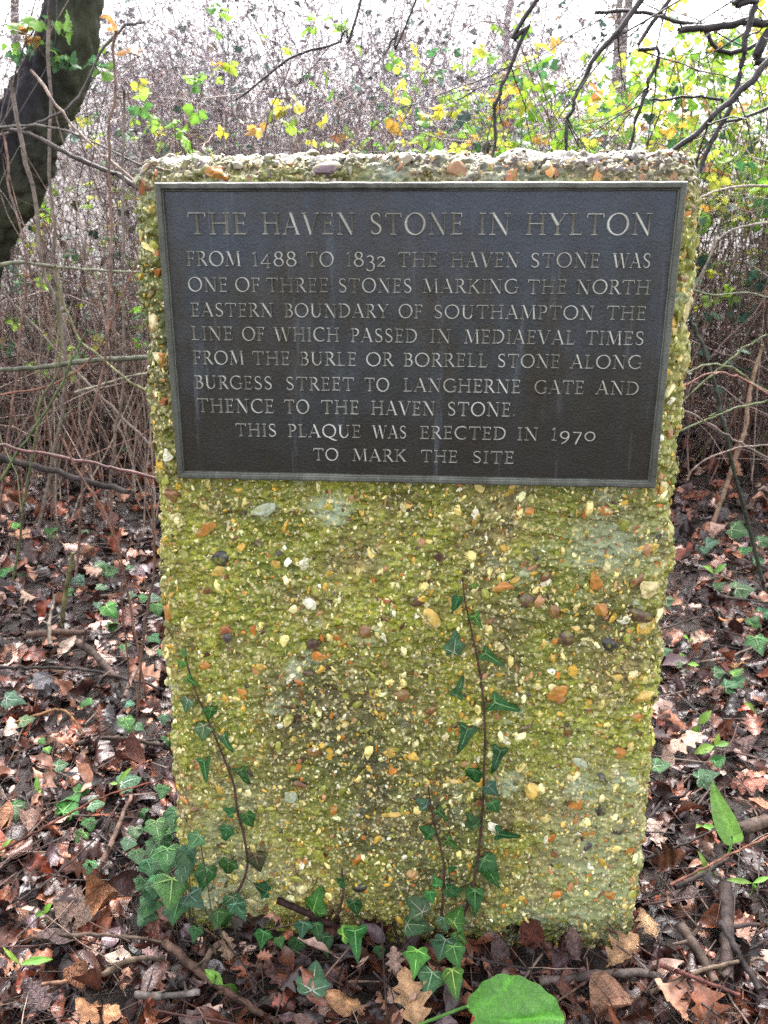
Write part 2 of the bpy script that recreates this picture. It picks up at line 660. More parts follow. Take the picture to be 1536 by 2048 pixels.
def ico(sub):
    t = (1 + 5 ** .5) / 2
    V = [(-1, t, 0), (1, t, 0), (-1, -t, 0), (1, -t, 0), (0, -1, t), (0, 1, t), (0, -1, -t), (0, 1, -t), (t, 0, -1), (t, 0, 1), (-t, 0, -1), (-t, 0, 1)]
    F = [(0, 11, 5), (0, 5, 1), (0, 1, 7), (0, 7, 10), (0, 10, 11), (1, 5, 9), (5, 11, 4), (11, 10, 2), (10, 7, 6), (7, 1, 8), (3, 9, 4), (3, 4, 2), (3, 2, 6), (3, 6, 8), (3, 8, 9), (4, 9, 5), (2, 4, 11), (6, 2, 10), (8, 6, 7), (9, 8, 1)]
    V = [np.array(v, float) / np.linalg.norm(v) for v in V]
    for _ in range(sub):
        c, G = {}, []

        def mid(i, j):
            k = (min(i, j), max(i, j))
            if k not in c:
                m = V[i] + V[j]
                V.append(m / np.linalg.norm(m))
                c[k] = len(V) - 1
            return c[k]
        for a, b_, d in F:
            ab, bd, da = mid(a, b_), mid(b_, d), mid(d, a)
            G += [(a, ab, da), (b_, bd, ab), (d, da, bd), (ab, bd, da)]
        F = G
    return np.array(V), np.array(F)


def flint_templates(sub, n, seed, rough=.45, cut=True):
    r = np.random.RandomState(seed)
    V0, F = ico(sub)
    out = []
    for i in range(n):
        V = V0.copy()
        V = V * (1 + rough * fbm(V * 1.1 + i * 13.7, 2, seed + i))[:, None]
        if cut:                                    # knapped flat facets
            for _ in range(r.randint(2, 5)):
                d = r.normal(size=3)
                d /= np.linalg.norm(d)
                h = r.uniform(.35, .8)
                e = V @ d - h
                V = np.where((e > 0)[:, None], V - e[:, None] * d[None, :], V)
        out.append((V, F, (), None))
    return out


TOP_COL = [((.20, .165, .12), 4), ((.32, .28, .21), 2), ((.18, .085, .045), 2), ((.24, .085, .035), 1.5), ((.085, .065, .065), 2), ((.30, .19, .075), 2), ((.13, .095, .105), 2)]
PEB_COL = [((.74, .60, .22), 4.5), ((.84, .74, .38), 4.2), ((.60, .36, .055), 3.2), ((.46, .16, .03), 2.6), ((.16, .07, .03), 1.3),
           ((.08, .042, .03), .8), ((.05, .042, .045), .4), ((.26, .27, .05), 5), ((.42, .2, .1), 1.0), ((.80, .74, .56), 1.1)]


def pick_col(r, table, n, var=.25):
    c = np.array([t[0] for t in table])
    p = np.array([t[1] for t in table], float)
    i = r.choice(len(c), n, p=p / p.sum())
    return np.clip(c[i] * (1 + var * r.uniform(-1, 1, (n, 1))), 0, .85)


def surf(x01, z):
    P, N = block_point(np.asarray(x01), np.zeros(len(x01)), np.asarray(z), 'f')
    return P, N


def scatter_pebbles(mb, n, r0, r1, tm, seed, bias=1.6, facing='f'):
    r = np.random.RandomState(seed)
    if facing == 'f':
        x, z = r.rand(n), r.uniform(-.02, HB, n)
        P, N = surf(x, z)
    elif facing == 't':
        P, N = block_point(r.rand(n), r.uniform(0, .13, n), np.full(n, HB), 't')
    else:
        P, N = block_point(np.full(n, 0.0 if facing == 'l' else 1.0), r.uniform(0, .08, n), r.uniform(0, HB, n), 's')
    rad = r0 + (r1 - r0) * r.rand(n) ** bias
    keep = ~((P[:, 0] > -.275) & (P[:, 0] < .275) & (P[:, 2] > .706) & (P[:, 2] < 1.024) & (N[:, 1] < -.9))
    P, N, rad = P[keep], N[keep], rad[keep]
    m = len(P)
    # rotate z axis of the pebble to the normal, flattened along it
    ref = np.tile([[.13, .2, .97]], (m, 1))
    A = np.cross(ref, N)
    A /= np.linalg.norm(A, axis=1)[:, None]
    B = np.cross(N, A)
    ang = PI / 2 + r.normal(0, .45, m) + (r.rand(m) < .25) * r.uniform(-1.5, 1.5, m)
    ca, sa = np.cos(ang)[:, None], np.sin(ang)[:, None]
    A2, B2 = A * ca + B * sa, -A * sa + B * ca
    el = r.uniform(.42, .95, m)[:, None]
    fl_ = r.uniform(.35, .7, m)[:, None]
    rot = np.stack([A2 * 1.25, B2 * el, N * fl_], -1)
    pos = P + N * (rad * r.uniform(-.22, .16, m))[:, None]
    cols_ = pick_col(r, PEB_COL, m)
    cols_ = np.where((P[:, 2] > 1.024)[:, None], pick_col(r, TOP_COL, m), cols_)
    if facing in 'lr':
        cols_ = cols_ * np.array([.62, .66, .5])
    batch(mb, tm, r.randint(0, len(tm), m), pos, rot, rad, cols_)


ncon_v = mb.n
ncon_q = sum(len(q) for q in mb.Q)
T0, T1 = flint_templates(0, 16, 3, .7, True), flint_templates(1, 40, 5, .7)
scatter_pebbles(mb, 15000, .0010, .0034, T0, 11, 2.2)
scatter_pebbles(mb, 2500, .003, .0082, T1, 12, 2.2)
scatter_pebbles(mb, 900, .0012, .006, T1, 13, 2.4, 't')
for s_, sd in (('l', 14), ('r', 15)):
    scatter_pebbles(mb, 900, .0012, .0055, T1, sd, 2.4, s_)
nt_ = sum(len(t) for t in mb.T)
Fm = np.concatenate([np.ones(nt_, int), np.zeros(ncon_q, int)])
me = make_mesh('stone_block', np.concatenate(mb.V), [np.concatenate(mb.T), np.concatenate(mb.Q)], np.concatenate(mb.C), [M_CONC, M_PEB],
               np.concatenate([np.zeros(nt_, bool), np.ones(ncon_q, bool)]), Fm)
link('stone_block', me, mon, SM)

# prominent pebbles: pixel, long and short size in pixels, turn, colour
WHT, CRM, YEL, ORG, RED, BRN, DBR, BLK, PUR, GRN = (.72, .68, .52), (.58, .48, .25), (.55, .36, .09), (.42, .17, .04), (.30, .09, .035), (.20, .09, .04), (.085, .045, .03), (.028, .026, .03), (.13, .08, .10), (.34, .38, .27)
BIG = [(442, 1117, 34, 30, 0, BLK), (410, 1058, 44, 26, .2, ORG), (430, 1145, 36, 22, .3, YEL), (454, 1262, 34, 26, .2, RED), (612, 1128, 26, 20, .5, WHT), (545, 1123, 36, 20, -.6, YEL),
       (732, 1260, 30, 28, .6, BRN), (773, 1200, 24, 16, .2, RED), (835, 1200, 34, 28, .2, DBR), (860, 1232, 32, 44, .1, YEL), (910, 1212, 30, 44, .5, YEL), (1003, 1174, 42, 20, .2, ORG),
       (1053, 1203, 34, 34, .3, DBR), (1105, 1220, 24, 34, .1, BRN), (1190, 1158, 26, 38, .2, ORG), (1270, 1160, 20, 34, -.4, BRN), (1205, 1217, 26, 34, .3, ORG), (1298, 1168, 40, 44, -.5, CRM),
       (1300, 1252, 30, 40, -.5, YEL), (1280, 1230, 50, 30, -.4, DBR), (1248, 1240, 26, 18, .3, WHT), (1153, 1258, 34, 18, .2, YEL), (1133, 1276, 34, 34, .1, DBR), (1220, 1288, 36, 36, 0, BLK),
       (1085, 1292, 30, 20, .2, YEL), (1000, 1290, 22, 24, .2, CRM), (1115, 1382, 42, 30, .4, ORG), (1232, 1356, 34, 26, .2, YEL), (1287, 1393, 46, 34, .3, YEL), (1265, 1435, 34, 26, -.5, ORG),
       (686, 1445, 38, 26, .1, YEL), (578, 1410, 36, 14, -.1, DBR), (800, 1390, 36, 28, .1, BRN), (617, 1345, 26, 14, 0, DBR), (635, 1505, 44, 22, .2, BRN), (777, 1502, 32, 32, 0, YEL),
       (905, 1565, 46, 22, -.3, YEL), (1064, 1578, 34, 36, 0, YEL), (1150, 1608, 34, 28, .5, ORG), (1170, 1667, 36, 24, 0, ORG), (1258, 1700, 32, 14, .1, ORG), (1218, 1790, 26, 22, -.5, ORG),
       (395, 1655, 42, 28, .2, CRM), (363, 1600, 34, 14, -.3, ORG), (375, 1730, 16, 38, .1, YEL), (500, 1801, 26, 14, -.5, CRM), (790, 1628, 48, 16, .2, YEL), (650, 1722, 12, 26, .2, ORG),
       (825, 1752, 28, 18, .4, ORG), (720, 1775, 32, 22, .3, BLK), (330, 1225, 20, 36, 0, ORG), (312, 717, 30, 30, .3, ORG), (318, 803, 28, 16, .2, RED), (345, 990, 36, 30, .1, BRN), (1205, 1020, 34, 16, .1, ORG),
       (1275, 1055, 28, 16, .1, BRN), (1295, 1095, 42, 18, .1, YEL), (950, 1025, 18, 28, .1, WHT), (433, 348, 40, 26, -.4, ORG), (652, 322, 50, 26, .1, PUR), (1100, 327, 22, 30, .1, ORG), (1194, 350, 24, 26, .4, ORG),
       (1345, 352, 18, 26, 0, BRN), (920, 325, 44, 34, .3, BRN), (1025, 352, 32, 22, .4, RED), (1380, 618, 22, 44, .1, CRM), (1340, 975, 26, 34, 0, YEL), (295, 640, 20, 34, .2, CRM), (523, 1018, 50, 28, .3, GRN),
       (1155, 1525, 30, 30, .2, GRN), (580, 1590, 40, 30, .1, GRN), (338, 912, 20, 26, .3, WHT), (790, 1212, 20, 14, 0, ORG), (405, 1330, 32, 20, .2, ORG), (520, 1330, 26, 18, .4, YEL), (860, 1420, 26, 18, .3, BRN)]
tl2 = flint_templates(2, 40, 21, .75)
tl2r = flint_templates(2, 10, 22, .3, False)
r = np.random.RandomState(4)
for i, (px, py, a_, b_, turn, colr) in enumerate(BIG):
    x, z = sp(px, py)
    if z > HB - .012:
        z = HB - .012
    lo, hi = half_w(np.array([z]))
    P, N = surf(np.clip((x - lo) / (hi - lo), .004, .996), np.array([z]))
    P, N = P[0], N[0]
    V, F, _, _ = (tl2r[i % 10] if colr in (BLK, DBR, PUR) else tl2[i % 30])
    A = np.cross([.0, .1, 1.0], N)
    A /= np.linalg.norm(A)
    B = np.cross(N, A)
    A2, B2 = A * math.cos(turn) + B * math.sin(turn), -A * math.sin(turn) + B * math.cos(turn)
    k = .00058 * .55
    W = V[:, :1] * A2 * a_ * k + V[:, 1:2] * B2 * b_ * k + V[:, 2:] * N * min(a_, b_) * k * .5
    cc = np.array(colr)[None] * (1 + .3 * fbm(V * 2.5 + i, 2, 3))[:, None]
    if colr in (YEL, ORG) and i % 3 == 0:              # pale cortex on part of it
        w = np.clip(fbm(V * 1.3 + 7 * i, 2, 5) * 4, 0, 1)[:, None]
        cc = cc * (1 - w) + np.array(CRM) * w
    mp = make_mesh('flint_pebble', W + P + N * .0004, [F], np.clip(cc, 0, .85), [M_PEB], bool(colr in (BLK, DBR, PUR, BRN)))
    link('flint_pebble', mp, mon, SM)

# ------------------------------------------------------------------ plaque
# plane coordinates of the plaque front: x to the right from its top left corner, b downwards
PW, PH, PT = .56, .33, .018
PLM = np.eye(4)
PLM[:3, :3] = SM[:3, :3]
PLM[:3, 3] = PL0 - SZ * PH + SX * 0                     # lower left corner of the front plane; local z up
RIM, SLOPE, REC = .0066, .0022, .0052
plate_V = []
bx0, bx1, bz0, bz1 = RIM, PW - RIM, RIM, PH - RIM
nx, nz_ = 160, 96
Xp, Zp = np.meshgrid(np.linspace(bx0 - .003, bx1 + .003, nx), np.linspace(bz0 - .003, bz1 + .003, nz_))
yy = REC + .0004 * fbm(np.stack([Xp.ravel() * 40, Zp.ravel() * 40, 0 * Xp.ravel()], -1), 3, 2)
Vp = np.stack([Xp.ravel(), yy, Zp.ravel()], -1)
a = (np.arange(nz_ - 1)[:, None] * nx + np.arange(nx - 1)[None, :]).ravel()
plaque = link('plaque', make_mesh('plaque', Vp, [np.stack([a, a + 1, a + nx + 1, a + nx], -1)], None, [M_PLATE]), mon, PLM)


def rim_ring(offs, nseg=90):
    """rectangular ring swept from (inset, depth) profile points"""
    rings = []
    for ins, dep in offs:
        P = []
        x0, x1, z0, z1 = ins, PW - ins, ins, PH - ins
        for (ax, az), (bx_, bz_) in (((x0, z0), (x1, z0)), ((x1, z0), (x1, z1)), ((x1, z1), (x0, z1)), ((x0, z1), (x0, z0))):
            for t in np.linspace(0, 1, nseg, endpoint=False):
                P.append((ax + (bx_ - ax) * t, dep, az + (bz_ - az) * t))
        rings.append(np.array(P))
    m = len(rings[0])
    V = np.concatenate(rings)
    Qs = []
    for k in range(len(rings) - 1):
        i = np.arange(m)
        j = (i + 1) % m
        Qs.append(np.stack([k * m + i, k * m + j, (k + 1) * m + j, (k + 1) * m + i], -1))
    return V, np.concatenate(Qs)


V, Q = rim_ring([(-.0008, PT + .012), (-.0004, .003), (.0008, .0004), (.0020, 0), (RIM - .0012, .0001), (RIM, .0010), (RIM + .0006, .0026), (RIM + .0018, .0030), (RIM + SLOPE + .0006, REC + .002)])
V[:, [0, 2]] += .0005 * np.stack([fbm(V * 60, 2, 3), fbm(V * 60, 2, 4)], -1)
V[:, 1] += .0004 * fbm(V * 90, 3, 6)
link('plaque_frame', make_mesh('plaque_frame', V, [Q[:, ::-1]], None, [M_RIM], False), plaque, PLM)

# ------------------------------------------------------------------ raised roman letters drawn as strokes
TK, TN = .135, .072


def arc(cx, cy, rx, ry, a0, a1, n=14, st=12, tk=TK, tn=TN):
    a = np.radians(np.linspace(a0, a1, n))
    p = np.stack([cx + rx * np.cos(a), cy + ry * np.sin(a)], -1)
    w = tn + (tk - tn) * np.abs(np.cos(a - math.radians(st + 0))) ** 1.3
    return p, w


def ln(x0, y0, x1, y1, w):
    return np.array([(x0, y0), (x1, y1)], float), np.array([w, w])


def stem(x, y0=0.0, y1=1.0, w=TK, s0=True, s1=True):
    out = [ln(x, y0, x, y1, w)]
    if s0:
        out.append(ln(x - .125, y0 + .025, x + .125, y0 + .025, .055))
    if s1:
        out.append(ln(x - .125, y1 - .025, x + .125, y1 - .025, .055))
    return out


def ser(x, y, h=.12):
    return [ln(x - h, y, x + h, y, .055)]


G = {}
G['A'] = (.80, [ln(.09, .02, .385, .98, TN), ln(.37, 1.0, .70, .02, TK), ln(.19, .35, .58, .35, .06)] + ser(.09, .025, .1) + ser(.70, .025))
G['B'] = (.60, stem(.15) + [ln(.15, .97, .30, .97, TN), arc(.29, .755, .185, .215, 90, -90), ln(.15, .53, .31, .53, TN), arc(.31, .275, .22, .255, 90, -90), ln(.15, .03, .31, .03, TN)])
G['C'] = (.80, [arc(.47, .5, .41, .49, 48, 312, 20), ln(.745, .72, .745, .95, .055)])
G['D'] = (.82, stem(.15) + [ln(.15, .97, .33, .97, TN), arc(.31, .5, .42, .47, 90, -90, 16), ln(.15, .03, .33, .03, TN)])
G['E'] = (.60, stem(.15) + [ln(.15, .965, .50, .965, TN), ln(.50, .985, .50, .82, .055), ln(.15, .52, .43, .52, .06), ln(.43, .60, .43, .44, .05), ln(.15, .035, .53, .035, TN), ln(.53, .02, .565, .20, .055)])
G['F'] = (.56, stem(.15) + [ln(.15, .965, .50, .965, TN), ln(.50, .985, .50, .82, .055), ln(.15, .51, .43, .51, .06), ln(.43, .59, .43, .43, .05)])
G['G'] = (.86, [arc(.47, .5, .41, .49, 48, 318, 20), ln(.745, .72, .745, .95, .055), ln(.77, .06, .77, .42, TK), ln(.65, .42, .87, .42, .055)])
G['H'] = (.86, stem(.15) + stem(.70) + [ln(.15, .52, .70, .52, .062)])
G['I'] = (.32, stem(.16))
G['K'] = (.76, stem(.15) + [ln(.62, .97, .18, .46, TN), ln(.30, .57, .68, .02, TK)] + ser(.62, .975, .1) + ser(.68, .025, .1))
G['L'] = (.58, stem(.15) + [ln(.15, .035, .51, .035, TN), ln(.51, .02, .55, .22, .055)])
G['M'] = (1.0, [ln(.13, .02, .19, .98, TN), ln(.19, 1.0, .50, .08, TK), ln(.50, .08, .80, .98, TN), ln(.80, 1.0, .87, .02, TK)] + ser(.13, .025, .1) + ser(.87, .025, .11) + ser(.15, .975, .09) + ser(.84, .975, .09))
G['N'] = (.86, [ln(.15, .02, .15, .98, TN), ln(.14, 1.0, .71, .0, TK), ln(.71, .0, .71, .98, TN)] + ser(.15, .025, .11) + ser(.11, .975, .1) + ser(.71, .975, .11))
G['O'] = (.94, [arc(.47, .5, .41, .49, 0, 360, 30, 14)])
G['P'] = (.58, stem(.15) + [ln(.15, .97, .30, .97, TN), arc(.29, .72, .21, .25, 90, -90), ln(.15, .47, .30, .47, TN)])
G['Q'] = (.94, [arc(.47, .5, .41, .49, 0, 360, 30, 14), (np.array([(.44, .02), (.62, -.12), (.82, -.22), (.98, -.22)]), np.array([.08, .12, .1, .05]))])
G['R'] = (.68, stem(.15) + [ln(.15, .97, .30, .97, TN), arc(.29, .735, .20, .235, 90, -90), ln(.15, .50, .30, .50, TN), ln(.31, .50, .62, .02, TK)] + ser(.65, .025, .08))


def s_shape(x0, w, y0, h, tk, tn):
    pts = np.array([(.86, .80), (.80, .93), (.52, 1.0), (.20, .92), (.12, .75), (.26, .60), (.52, .50), (.80, .38), (.90, .22), (.78, .06), (.48, .0), (.18, .05), (.08, .20)])
    p = spline(pts, 30)
    p = np.stack([x0 + p[:, 0] * w, y0 + p[:, 1] * h], -1)
    s = np.linspace(0, 1, 30)
    return p, tn + (tk - tn) * np.exp(-((s - .5) / .22) ** 2)


G['S'] = (.58, [s_shape(.04, .50, .03, .94, TK, TN), ln(.475, .74, .475, .95, .05), ln(.075, .05, .075, .26, .05)])
G['T'] = (.76, stem(.38, s1=False) + [ln(.06, .965, .70, .965, TN), ln(.06, .985, .04, .80, .055), ln(.70, .985, .72, .80, .055)])
G['U'] = (.84, [ln(.16, .98, .16, .36, TK), arc(.415, .36, .255, .345, 180, 360, 14), ln(.67, .36, .67, .98, TN)] + ser(.16, .975) + ser(.67, .975, .1))
G['V'] = (.80, [ln(.10, .98, .41, .0, TK), ln(.41, .0, .71, .98, TN)] + ser(.10, .975) + ser(.71, .975, .1))
G['W'] = (1.16, [ln(.10, .98, .36, .0, TK), ln(.36, .0, .60, .98, TN), ln(.58, .98, .83, .0, TK), ln(.83, .0, 1.07, .98, TN)] + ser(.10, .975) + ser(.59, .975, .09) + ser(1.07, .975, .09))
G['Y'] = (.76, stem(.38, 0, .48, s1=False) + [ln(.08, .98, .38, .46, TK), ln(.38, .46, .67, .98, TN)] + ser(.08, .975, .1) + ser(.67, .975, .1))
G['1'] = (.36, stem(.19, 0, .96, .11, True, False) + [ln(.19, .95, .06, .84, .06)])
G['4'] = (.66, [ln(.46, -.14, .46, .80, .11), ln(.46, .80, .05, .16, .06), ln(.05, .16, .62, .16, .07)] + ser(.46, -.12, .1))
G['8'] = (.62, [arc(.31, .755, .19, .225, 0, 360, 20), arc(.31, .27, .25, .255, 0, 360, 22)])
G['3'] = (.54, [arc(.25, .52, .19, .22, 140, -90, 14), arc(.25, .02, .25, .30, 90, -150, 18)])
G['2'] = (.56, [arc(.26, .46, .19, .21, 160, -20, 12), ln(.44, .42, .07, .04, .07), ln(.06, .045, .50, .045, .09)])
G['9'] = (.60, [arc(.30, .44, .22, .27, 0, 360, 22), (np.array([(.52, .44), (.50, .18), (.36, -.08), (.14, -.24)]), np.array([.13, .12, .09, .06]))])
G['7'] = (.56, [ln(.06, .66, .50, .66, .09), ln(.50, .66, .22, -.26, .10)])
G['0'] = (.66, [arc(.33, .36, .26, .34, 0, 360, 24)])
G['.'] = (.26, [ln(.10, .04, .10, .13, .12)])


def stroke_mesh(mb, pts, w, ox, oz, sx, sz, y0, hgt):
    P = pts * np.array([sx, sz]) + np.array([ox, oz])
    closed = len(P) > 4 and np.linalg.norm(P[0] - P[-1]) < 1e-6
    t = np.gradient(P, axis=0)
    if closed:
        t[0] = t[-1] = P[1] - P[-2]
    t /= np.linalg.norm(t, axis=1)[:, None] + 1e-12
    nn = np.stack([-t[:, 1], t[:, 0]], -1)
    hw = (w * sz * .5)[:, None]
    ext = t * .0
    prof = ((1.16, 0.0), (.82, .80), (.35, 1.0), (-.35, 1.0), (-.82, .80), (-1.16, 0.0))
    rows = []
    for o, hh in prof:
        q = P + nn * hw * o
        rows.append(np.stack([q[:, 0], np.full(len(P), y0 - hgt * hh), q[:, 1]], -1))
    V = np.stack(rows, 1).reshape(-1, 3)
    k = len(prof)
    m = len(P)
    i = np.arange(m - 1)[:, None] * k
    j = np.arange(k - 1)[None, :]
    Q = np.stack([i + j, i + k + j, i + k + j + 1, i + j + 1], -1).reshape(-1, 4)
    T = []
    if not closed:                                   # end walls, sloping out a little
        for e, sg in ((0, -1), (m - 1, 1)):
            c0 = len(V)
            d = t[e] * sg * .0004
            base = V[e * k:(e + 1) * k].copy()
            base[:, 0] += d[0]
            base[:, 2] += d[1]
            base[:, 1] = y0
            V = np.vstack([V, base])
            for q in range(k - 1):
                T += [(e * k + q, e * k + q + 1, c0 + q + 1), (e * k + q, c0 + q + 1, c0 + q)]
    mb.add(V, T, Q)


def plane_xz(px, py):
    """pixel on the plaque face -> plaque local x, z"""
    d = ray(px, py)
    p0 = PLM[:3, 3] + SY * REC
    P = CAMP + d * (((p0 - CAMP) @ SY) / (d @ SY)) - PLM[:3, 3]
    return P @ SX, P @ SZ


def inscription(words, base_l, base_r, cap_px, label=None):
    """words: (text, first pixel, last pixel); base: pixel y of the baseline at the left and right end of the line"""
    mb = MB()
    xa, xb = words[0][1], words[-1][2]
    rr = np.random.RandomState(len(words) * 31 + int(xa))
    for txt, p0, p1 in words:
        by0 = base_l + (base_r - base_l) * (p0 - xa) / (xb - xa)
        by1 = base_l + (base_r - base_l) * (p1 - xa) / (xb - xa)
        x0, z0 = plane_xz(p0, by0)
        x1, z1 = plane_xz(p1, by1)
        _, zt = plane_xz((p0 + p1) / 2, (by0 + by1) / 2 - cap_px)
        H = zt - (z0 + z1) / 2
        gap = .10
        tot = sum(G[ch][0] for ch in txt) + gap * (len(txt) - 1)
        s = (x1 - x0) / tot
        x = x0
        for ch in txt:
            wd, strokes = G[ch]
            zz = z0 + (z1 - z0) * (x - x0) / (x1 - x0) + rr.normal(0, .00012)
            for q, (pp, ww) in enumerate(strokes):
                stroke_mesh(mb, np.asarray(pp, float), np.asarray(ww), x, zz, s, H, REC + .0006, .0027 * (1 + .06 * ((q * 7) % 5 - 2)))
            x += (wd + gap) * s
    return link('inscription_line', mb.mesh('inscription_line', [M_LET]), plaque, PLM)


inscription([('THE', 377, 497), ('HAVEN', 525, 711), ('STONE', 739, 927), ('IN', 956, 1021), ('HYLTON', 1051, 1303)], 469, 470.5, 44)
inscription([('FROM', 374, 483), ('1488', 505, 594), ('TO', 613, 668), ('1832', 692, 772), ('THE', 796, 875), ('HAVEN', 901, 1038), ('STONE', 1060, 1199), ('WAS', 1224, 1300)], 532, 536, 29.5)
inscription([('ONE', 377, 457), ('OF', 471, 521), ('THREE', 533, 658), ('STONES', 677, 824), ('MARKING', 845, 1036), ('THE', 1054, 1133), ('NORTH', 1152, 1299)], 583, 589, 28.5)
inscription([('EASTERN', 383, 548), ('BOUNDARY', 569, 778), ('OF', 797, 845), ('SOUTHAMPTON', 867, 1187), ('THE', 1212, 1291)], 633, 640, 27.5)
inscription([('LINE', 384, 467), ('OF', 485, 530), ('WHICH', 549, 679), ('PASSED', 702, 835), ('IN', 860, 902), ('MEDIAEVAL', 928, 1149), ('TIMES', 1170, 1287)], 680, 690.6, 27.5)
inscription([('FROM', 387.6, 489), ('THE', 505.5, 581), ('BURLE', 600, 714), ('OR', 732, 787), ('BORRELL', 807, 975), ('STONE', 994, 1119), ('ALONG', 1140, 1282)], 728, 738, 27)
inscription([('BURGESS', 390.6, 545.5), ('STREET', 572, 708.6), ('TO', 729, 778.5), ('LANGHERNE', 807, 1041), ('GATE', 1068, 1167), ('AND', 1191, 1277)], 777, 789.6, 26.5)
inscription([('THENCE', 395, 549), ('TO', 569, 619), ('THE', 642.5, 719), ('HAVEN', 742.6, 870.5), ('STONE.', 894, 1032)], 824, 833, 27.5)
inscription([('THIS', 472, 554), ('PLAQUE', 576.5, 722.6), ('WAS', 745, 813), ('ERECTED', 840, 1012), ('IN', 1034, 1076), ('1970', 1101, 1191)], 872, 882, 25.5)
inscription([('TO', 627, 677), ('MARK', 705, 812.5), ('THE', 841.5, 915), ('SITE', 944, 1028)], 920, 927, 24)

# ------------------------------------------------------------------ leaf shapes (unit length, tip at +y, upper side +z)
def strip_leaf(prof, bend, cup, wave, seed, twist=0.0, xs=(-1, -.55, 0, .55, 1)):
    """prof: (s, half width) stations"""
    s = np.array([p[0] for p in prof])
    w = np.array([p[1] for p in prof])
    xs = np.array(xs)
    Xl = w[:, None] * xs[None, :]
    if abs(bend) < 1e-3:
        bend = 1e-3
    yy, zz = np.sin(bend * s) / bend, (1 - np.cos(bend * s)) / bend
    S = np.repeat(s[:, None], len(xs), 1)
    Z = cup * Xl ** 2 * 2.2
    Z = Z + wave * fbm(np.stack([Xl.ravel() * 5, S.ravel() * 4, np.full(Xl.size, seed * 3.1)], -1), 2, seed).reshape(Xl.shape) * (.3 + np.abs(xs))[None, :]
    Z = Z - .012 * (np.abs(xs) < .1)[None, :]
    # bend: offset along local normal
    ny, nzv = -np.sin(bend * s), np.cos(bend * s)
    Yv = yy[:, None] + Z * ny[:, None]
    Zv = zz[:, None] + Z * nzv[:, None]
    tw = twist * (s - .3)
    Xv = Xl * np.cos(tw)[:, None] - Zv * np.sin(tw)[:, None]
    Zv = Xl * np.sin(tw)[:, None] + Zv * np.cos(tw)[:, None]
    V = np.stack([Xv, Yv, Zv], -1).reshape(-1, 3)
    m, k = len(s), len(xs)
    i = np.arange(m - 1)[:, None] * k
    j = np.arange(k - 1)[None, :]
    Q = np.stack([i + j, i + j + 1, i + k + j + 1, i + k + j], -1).reshape(-1, 4)
    C = np.ones((m, k, 3))
    C[:, np.abs(xs) < .1] *= 1.35
    return V, (), Q, C.reshape(-1, 3)


def oak_prof(r):
    n = 23
    s = np.linspace(0, 1, n)
    env = .30 * np.sin(PI * np.clip(s, 0, 1) ** .8) ** .8 * (.55 + .6 * s)
    lob = 1 + .34 * np.sin(s * 2 * PI * 4.6 + r.uniform(-.5, .5))
    w = env * lob
    w[s < .12] = .014
    w[-1] = .02
    return list(zip(s, np.maximum(w, .012)))


def ovate_prof(r, wide=.27, stalk=.1):
    s = np.linspace(0, 1, 11)
    w = wide * np.sin(PI * np.clip((s - stalk) / (1 - stalk), 0, 1) ** .85)
    w *= 1 + .05 * r.uniform(-1, 1, 11)
    return list(zip(s, np.maximum(w, .008)))


def toothed_prof(r, wide=.36, stalk=.08):
    s = np.linspace(0, 1, 17)
    w = wide * np.sin(PI * np.clip((s - stalk) / (1 - stalk), 0, 1) ** .72) ** .8
    w *= 1 + .09 * np.where(np.arange(17) % 2, 1, -1)
    return list(zip(s, np.maximum(w, .008)))


